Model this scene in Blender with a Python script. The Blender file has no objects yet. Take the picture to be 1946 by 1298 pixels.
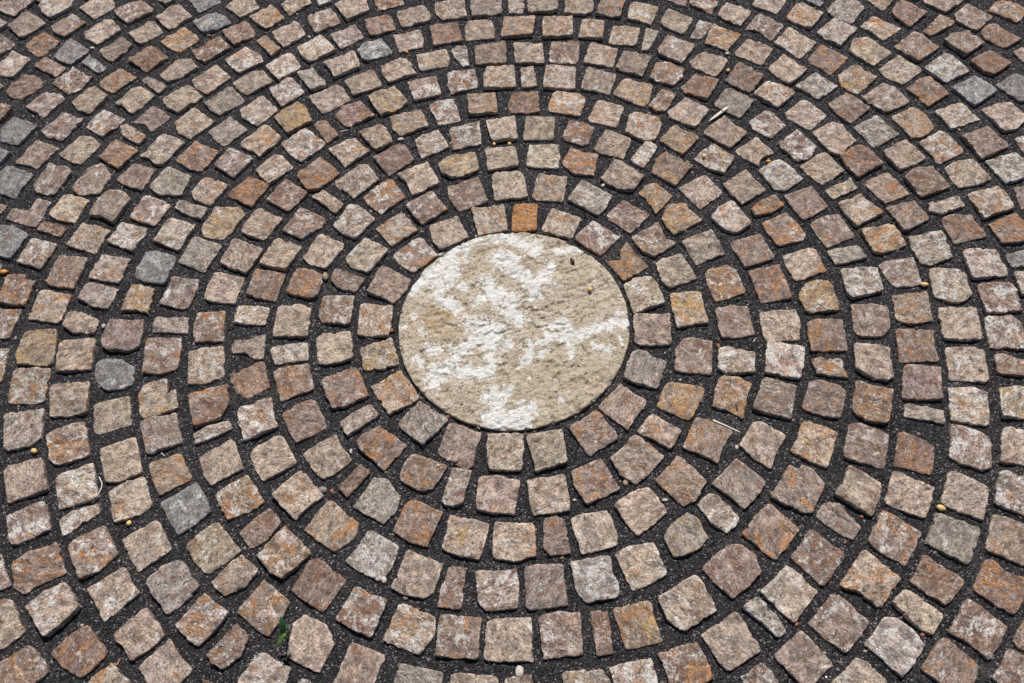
import bpy, math
import numpy as np
from mathutils import Matrix, Vector

# ------------------------------------------------------------------ camera, sky, sun, exposure
sc = bpy.context.scene
COL = sc.collection
cam_d = bpy.data.cameras.new('camera')
cam = bpy.data.objects.new('camera', cam_d)
COL.objects.link(cam)
cam_d.sensor_width = 36.0
cam_d.lens = 1651.3 / 1946 * 36
cam_d.clip_start = 0.05
cam_d.clip_end = 500
PITCH, ROLL = 1.03886, -0.08019
_fw = Vector((0, math.cos(PITCH), -math.sin(PITCH)))
_up = Vector((0, math.sin(PITCH), math.cos(PITCH)))
_rt = Vector((1, 0, 0))
_r = _rt * math.cos(ROLL) + _up * math.sin(ROLL)
_u = -_rt * math.sin(ROLL) + _up * math.cos(ROLL)
m = Matrix.Identity(4)
for i in range(3):
    m[i][0], m[i][1], m[i][2] = _r[i], _u[i], -_fw[i]
m[0][3], m[1][3], m[2][3] = -0.00584, -0.98145, 1.59519
cam.matrix_world = m
sc.camera = cam

SUN_EL, SUN_AZ = 58.0, 12.0            # degrees; azimuth measured clockwise from +Y (the far side)
world = bpy.data.worlds.new('World')
sc.world = world
world.use_nodes = True
wn = world.node_tree
bg = wn.nodes['Background']
sky = wn.nodes.new('ShaderNodeTexSky')
sky.sky_type = 'NISHITA'
sky.sun_disc = False
sky.sun_elevation = math.radians(SUN_EL)
sky.sun_rotation = math.radians(SUN_AZ)
wn.links.new(sky.outputs[0], bg.inputs[0])
bg.inputs[1].default_value = 0.05
sd = bpy.data.lights.new('sun', 'SUN')
sd.energy = 4.9
sd.angle = math.radians(0.53)
sd.color = (1.0, 0.945, 0.875)
sun = bpy.data.objects.new('sun', sd)
COL.objects.link(sun)
_el, _az = math.radians(SUN_EL), math.radians(SUN_AZ)
to_sun = Vector((math.sin(_az) * math.cos(_el), math.cos(_az) * math.cos(_el), math.sin(_el)))
sun.rotation_euler = (-to_sun).to_track_quat('-Z', 'Y').to_euler()
sun.location = to_sun * 6
vs = sc.view_settings
vs.view_transform = 'Standard'
vs.look = 'None'
vs.exposure = 0.0
vs.gamma = 1.0
vs.use_curve_mapping = False

# ------------------------------------------------------------------ noise helpers
def _hash(ix, iy, seed):
    h = (ix * 374761393 + iy * 668265263 + seed * 974634777) & 0xFFFFFFFF
    h = ((h ^ (h >> 13)) * 1274126177) & 0xFFFFFFFF
    h = (h ^ (h >> 16)) & 0xFFFFFFFF
    return h.astype(np.float64) / 4294967295.0

def vnoise(x, y, seed=0):
    x = np.asarray(x, float); y = np.asarray(y, float)
    ix = np.floor(x).astype(np.int64); iy = np.floor(y).astype(np.int64)
    fx, fy = x - ix, y - iy
    fx = fx * fx * (3 - 2 * fx); fy = fy * fy * (3 - 2 * fy)
    a = _hash(ix, iy, seed); b = _hash(ix + 1, iy, seed)
    c = _hash(ix, iy + 1, seed); d = _hash(ix + 1, iy + 1, seed)
    return (a + (b - a) * fx) * (1 - fy) + (c + (d - c) * fx) * fy

def fbm(x, y, seed=0, octv=4):
    s, amp, tot, fr = 0, 1.0, 0, 1.0
    for o in range(octv):
        s = s + amp * vnoise(x * fr + 17.3 * o, y * fr - 9.1 * o, seed + o * 31)
        tot += amp; amp *= 0.5; fr *= 2.03
    return s / tot                                    # 0..1

def sstep(a, b, x):
    t = np.clip((x - a) / (b - a), 0, 1)
    return t * t * (3 - 2 * t)

# ------------------------------------------------------------------ object helpers
def mesh_obj(name, verts, faces, mat, parent=None, attrs=None, smooth=None, loc=(0, 0, 0)):
    me = bpy.data.meshes.new(name)
    me.from_pydata([tuple(v) for v in np.asarray(verts, float).tolist()], [], faces)
    if attrs:
        for an, (kind, arr) in attrs.items():
            a = me.attributes.new(an, kind, 'POINT')
            key = 'color' if kind == 'FLOAT_COLOR' else 'vector'
            a.data.foreach_set(key, np.ascontiguousarray(arr, dtype=np.float32).ravel())
    if smooth is not None:
        me.polygons.foreach_set('use_smooth', np.asarray(smooth, dtype=bool))
    me.materials.append(mat)
    me.update()
    o = bpy.data.objects.new(name, me)
    COL.objects.link(o)
    o.location = loc
    if parent is not None:
        o.parent = parent
    return o

def tag(o, label=None, cat=None, group=None, kind=None):
    for k, v in (('label', label), ('category', cat), ('group', group), ('kind', kind)):
        if v:
            o[k] = v
    return o

# ------------------------------------------------------------------ materials
class NT:
    def __init__(self, name):
        self.mat = bpy.data.materials.new(name)
        self.mat.use_nodes = True
        self.t = self.mat.node_tree
        self.b = self.t.nodes['Principled BSDF']
    def n(self, typ, **kw):
        nd = self.t.nodes.new(typ)
        for k, v in kw.items():
            setattr(nd, k, v)
        return nd
    def l(self, a, b):
        self.t.links.new(a, b)
    def val(self, sock, v):
        if hasattr(v, 'links') or hasattr(v, 'is_linked'):
            self.l(v, sock)
        else:
            sock.default_value = v
    def math(self, op, a, b=0.0, clamp=False):
        nd = self.n('ShaderNodeMath', operation=op, use_clamp=clamp)
        self.val(nd.inputs[0], a); self.val(nd.inputs[1], b)
        return nd.outputs[0]
    def noise(self, vec, scale, detail=4, rough=0.6, dist=0.0, offset=(0, 0, 0), stretch=(1, 1, 1)):
        mp = self.n('ShaderNodeMapping')
        mp.inputs['Location'].default_value = offset
        mp.inputs['Scale'].default_value = stretch
        self.l(vec, mp.inputs['Vector'])
        nd = self.n('ShaderNodeTexNoise')
        nd.inputs['Scale'].default_value = scale
        nd.inputs['Detail'].default_value = detail
        nd.inputs['Roughness'].default_value = rough
        nd.inputs['Distortion'].default_value = dist
        self.l(mp.outputs[0], nd.inputs['Vector'])
        return nd.outputs['Fac']
    def ramp(self, x, a, b, lo=0.0, hi=1.0):
        nd = self.n('ShaderNodeMapRange', interpolation_type='SMOOTHSTEP')
        self.val(nd.inputs['Value'], x)
        self.val(nd.inputs['From Min'], a); self.val(nd.inputs['From Max'], b)
        nd.inputs['To Min'].default_value = lo; nd.inputs['To Max'].default_value = hi
        return nd.outputs[0]
    def mix(self, fac, a, b, mode='MIX'):
        nd = self.n('ShaderNodeMix', data_type='RGBA', blend_type=mode)
        self.val(nd.inputs[0], fac)
        for s, v in ((nd.inputs[6], a), (nd.inputs[7], b)):
            if isinstance(v, tuple):
                s.default_value = (*v, 1.0)
            else:
                self.l(v, s)
        return nd.outputs[2]
    def scale(self, col, fac):
        nd = self.n('ShaderNodeVectorMath', operation='SCALE')
        self.l(col, nd.inputs[0]); self.val(nd.inputs['Scale'], fac)
        return nd.outputs[0]
    def bump(self, h, strength, dist, prev=None):
        nd = self.n('ShaderNodeBump')
        nd.inputs['Strength'].default_value = strength
        nd.inputs['Distance'].default_value = dist
        self.l(h, nd.inputs['Height'])
        if prev is not None:
            self.l(prev, nd.inputs['Normal'])
        return nd.outputs[0]

def stone_material():
    k = NT('split_porphyry')
    pos = k.n('ShaderNodeAttribute', attribute_name='grain_pos').outputs['Vector']
    tint = k.n('ShaderNodeAttribute', attribute_name='tint').outputs['Color']
    mx = k.n('ShaderNodeAttribute', attribute_name='stain')
    sep = k.n('ShaderNodeSeparateColor')
    k.l(mx.outputs['Color'], sep.inputs[0])
    so, sw, sy = sep.outputs[0], sep.outputs[1], sep.outputs[2]
    sr = mx.outputs['Alpha']
    # mottled body
    mott = k.noise(pos, 55, 5, 0.65, 0.3)
    col = k.scale(tint, k.ramp(mott, 0.32, 0.68, 0.54, 1.42))
    # faint banding of the split planes
    band = k.noise(pos, 60, 3, 0.6, 0.4, (3, 1, 0), (0.5, 1.5, 1.0))
    col = k.mix(k.ramp(band, 0.46, 0.66, 0.0, 0.25), col, k.mix(0.5, col, (0.20, 0.15, 0.14)))
    def stain(col, amt, off, scale, colour, lo, stretch=(0.9, 1.15, 1.0), mxm=0.85):
        nz = k.noise(pos, scale, 6, 0.70, 0.6, off, stretch)
        v = k.math('ADD', nz, k.math('MULTIPLY', amt, 0.34))
        f = k.ramp(v, lo - 0.045, lo + 0.065, 0.0, mxm)
        f = k.math('MULTIPLY', f, k.math('GREATER_THAN', amt, 0.02))
        return k.mix(f, col, colour)
    col = stain(col, sr, (1.7, 0, 4), 40, (0.200, 0.108, 0.074), 0.66, (0.9, 1.15, 1.0), 0.75)
    col = stain(col, so, (0, 5.1, 2), 38, (0.42, 0.205, 0.085), 0.665, (0.85, 1.2, 1.0), 0.85)
    col = stain(col, sy, (7.7, 2.2, 0), 32, (0.46, 0.31, 0.145), 0.665, (0.85, 1.2, 1.0), 0.85)
    col = stain(col, sw, (2.9, 8.2, 1), 46, (0.66, 0.63, 0.60), 0.655, (1, 1, 1), 0.85)
    # grain: fine light and dark crystals
    g1 = k.noise(pos, 300, 3, 0.7)
    col = k.scale(col, k.ramp(g1, 0.34, 0.66, 0.66, 1.32))
    g2 = k.noise(pos, 150, 3, 0.6, 0.0, (4, 4, 1))
    col = k.mix(k.ramp(g2, 0.585, 0.69, 0.0, 0.62), col, (0.60, 0.565, 0.53))
    # dark pits and cracks of the surface
    pit = k.noise(pos, 120, 4, 0.65, 0.8, (9, 3, 2), (0.8, 1.2, 1.0))
    pf = k.ramp(pit, 0.42, 0.33, 0.0, 0.75)
    col = k.mix(pf, col, (0.075, 0.058, 0.048))
    spk = k.noise(pos, 190, 3, 0.6, 0.3, (1, 7, 6))
    col = k.mix(k.ramp(spk, 0.43, 0.34, 0.0, 0.62), col, (0.105, 0.080, 0.066))
    k.l(col, k.b.inputs['Base Color'])
    k.b.inputs['Roughness'].default_value = 0.82
    k.b.inputs['Specular IOR Level'].default_value = 0.28
    h1 = k.math('ADD', k.noise(pos, 110, 6, 0.7, 0.6, (0, 0, 0), (0.9, 1.1, 1.0)),
                k.math('MULTIPLY', k.noise(pos, 330, 3, 0.7), 0.35))
    h1 = k.math('SUBTRACT', h1, k.math('MULTIPLY', pf, 0.25))
    h1 = k.math('ADD', h1, k.math('MULTIPLY', k.noise(pos, 48, 3, 0.6, 0.8, (6, 2, 5), (0.8, 1.3, 1.0)), 0.9))
    k.l(k.bump(h1, 0.95, 0.0064), k.b.inputs['Normal'])
    return k.mat

def slab_material():
    k = NT('cream_slab_stone')
    pos = k.n('ShaderNodeAttribute', attribute_name='grain_pos').outputs['Vector']
    mask = k.n('ShaderNodeAttribute', attribute_name='patch')
    sep = k.n('ShaderNodeSeparateColor')
    k.l(mask.outputs['Color'], sep.inputs[0])
    wm, om, gm = sep.outputs[0], sep.outputs[1], sep.outputs[2]
    mott = k.noise(pos, 26, 6, 0.68, 0.4)
    col = k.mix(k.ramp(mott, 0.32, 0.70), (0.50, 0.412, 0.315), (0.65, 0.57, 0.465))
    och = k.noise(pos, 34, 5, 0.7, 0.3, (5, 1, 0))
    col = k.mix(k.math('MULTIPLY', om, k.ramp(och, 0.38, 0.60)), col, (0.46, 0.29, 0.12))
    col = k.mix(k.math('MULTIPLY', gm, k.ramp(och, 0.42, 0.60, 0, 0.35)), col, (0.46, 0.40, 0.23))
    g1 = k.noise(pos, 240, 4, 0.7)
    col = k.scale(col, k.ramp(g1, 0.32, 0.68, 0.72, 1.28))
    pit = k.noise(pos, 95, 5, 0.66, 0.9, (2, 2, 0), (0.75, 1.3, 1.0))
    pf = k.ramp(pit, 0.435, 0.36, 0.0, 0.85)
    pf = k.math('MULTIPLY', pf, k.ramp(wm, 0.3, 0.8, 1.0, 0.2))
    col = k.mix(pf, col, (0.10, 0.075, 0.052))
    brk = k.noise(pos, 60, 7, 0.74, 0.7, (1, 6, 3))
    brk2 = k.noise(pos, 150, 6, 0.75, 0.4, (4, 1, 3))
    wv = k.math('ADD', wm, k.math('MULTIPLY', k.math('SUBTRACT', brk, 0.5), 3.0))
    wv = k.math('ADD', wv, k.math('MULTIPLY', k.math('SUBTRACT', brk2, 0.5), 2.2))
    wf = k.ramp(wv, 0.46, 0.68, 0.0, 0.98)
    gry = k.noise(pos, 40, 4, 0.6, 0.0, (8, 8, 1))
    wcol = k.mix(k.ramp(gry, 0.52, 0.70, 0.0, 0.55), (0.86, 0.85, 0.83), (0.62, 0.605, 0.60))
    col = k.mix(wf, col, wcol)
    k.l(col, k.b.inputs['Base Color'])
    k.b.inputs['Roughness'].default_value = 0.85
    k.b.inputs['Specular IOR Level'].default_value = 0.25
    h = k.math('ADD', k.noise(pos, 95, 7, 0.72, 0.9, (2, 2, 0), (0.85, 1.2, 1.0)),
               k.math('MULTIPLY', k.noise(pos, 260, 3, 0.7), 0.35))
    k.l(k.bump(h, 1.0, 0.0085), k.b.inputs['Normal'])
    return k.mat

def grit_bed_material():
    k = NT('dark_basalt_grit')
    tc = k.n('ShaderNodeNewGeometry').outputs['Position']
    vo = k.n('ShaderNodeTexVoronoi')
    vo.inputs['Scale'].default_value = 360
    k.l(tc, vo.inputs['Vector'])
    sp = k.n('ShaderNodeSeparateColor')
    k.l(vo.outputs['Color'], sp.inputs[0])
    v = sp.outputs[0]
    col = k.mix(k.ramp(v, 0.0, 0.9), (0.006, 0.0055, 0.008), (0.046, 0.043, 0.048))
    col = k.mix(k.ramp(v, 0.92, 0.97, 0, 0.9), col, (0.24, 0.225, 0.225))
    big = k.noise(tc, 14, 4, 0.6)
    col = k.scale(col, k.ramp(big, 0.3, 0.7, 0.75, 1.25))
    dust = k.noise(tc, 9, 6, 0.7, 0.3, (3, 3, 3))
    col = k.mix(k.ramp(dust, 0.52, 0.72, 0.0, 0.26), col, (0.16, 0.138, 0.120))
    k.l(col, k.b.inputs['Base Color'])
    k.b.inputs['Roughness'].default_value = 0.75
    k.b.inputs['Specular IOR Level'].default_value = 0.35
    hh = k.math('SUBTRACT', 1.0, k.math('MULTIPLY', vo.outputs['Distance'], 1.0))
    k.l(k.bump(hh, 1.0, 0.0040), k.b.inputs['Normal'])
    return k.mat

def attr_material(name, rough=0.7, spec=0.4):
    k = NT(name)
    tint = k.n('ShaderNodeAttribute', attribute_name='tint').outputs['Color']
    tc = k.n('ShaderNodeNewGeometry').outputs['Position']
    g = k.noise(tc, 900, 3, 0.6)
    k.l(k.scale(tint, k.ramp(g, 0.3, 0.7, 0.8, 1.2)), k.b.inputs['Base Color'])
    k.b.inputs['Roughness'].default_value = rough
    k.b.inputs['Specular IOR Level'].default_value = spec
    return k.mat

def simple_material(name, c1, c2, scale=400, rough=0.6, bump=0.3, spec=0.35):
    k = NT(name)
    tc = k.n('ShaderNodeTexCoord').outputs['Object']
    nz = k.noise(tc, scale, 4, 0.6)
    k.l(k.mix(k.ramp(nz, 0.35, 0.65), c1, c2), k.b.inputs['Base Color'])
    k.b.inputs['Roughness'].default_value = rough
    k.b.inputs['Specular IOR Level'].default_value = spec
    k.l(k.bump(nz, bump, 0.001), k.b.inputs['Normal'])
    return k.mat

STONE = stone_material()
SLAB = slab_material()
BED = grit_bed_material()
GRIT = attr_material('grit_grains', 0.6, 0.5)

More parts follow.
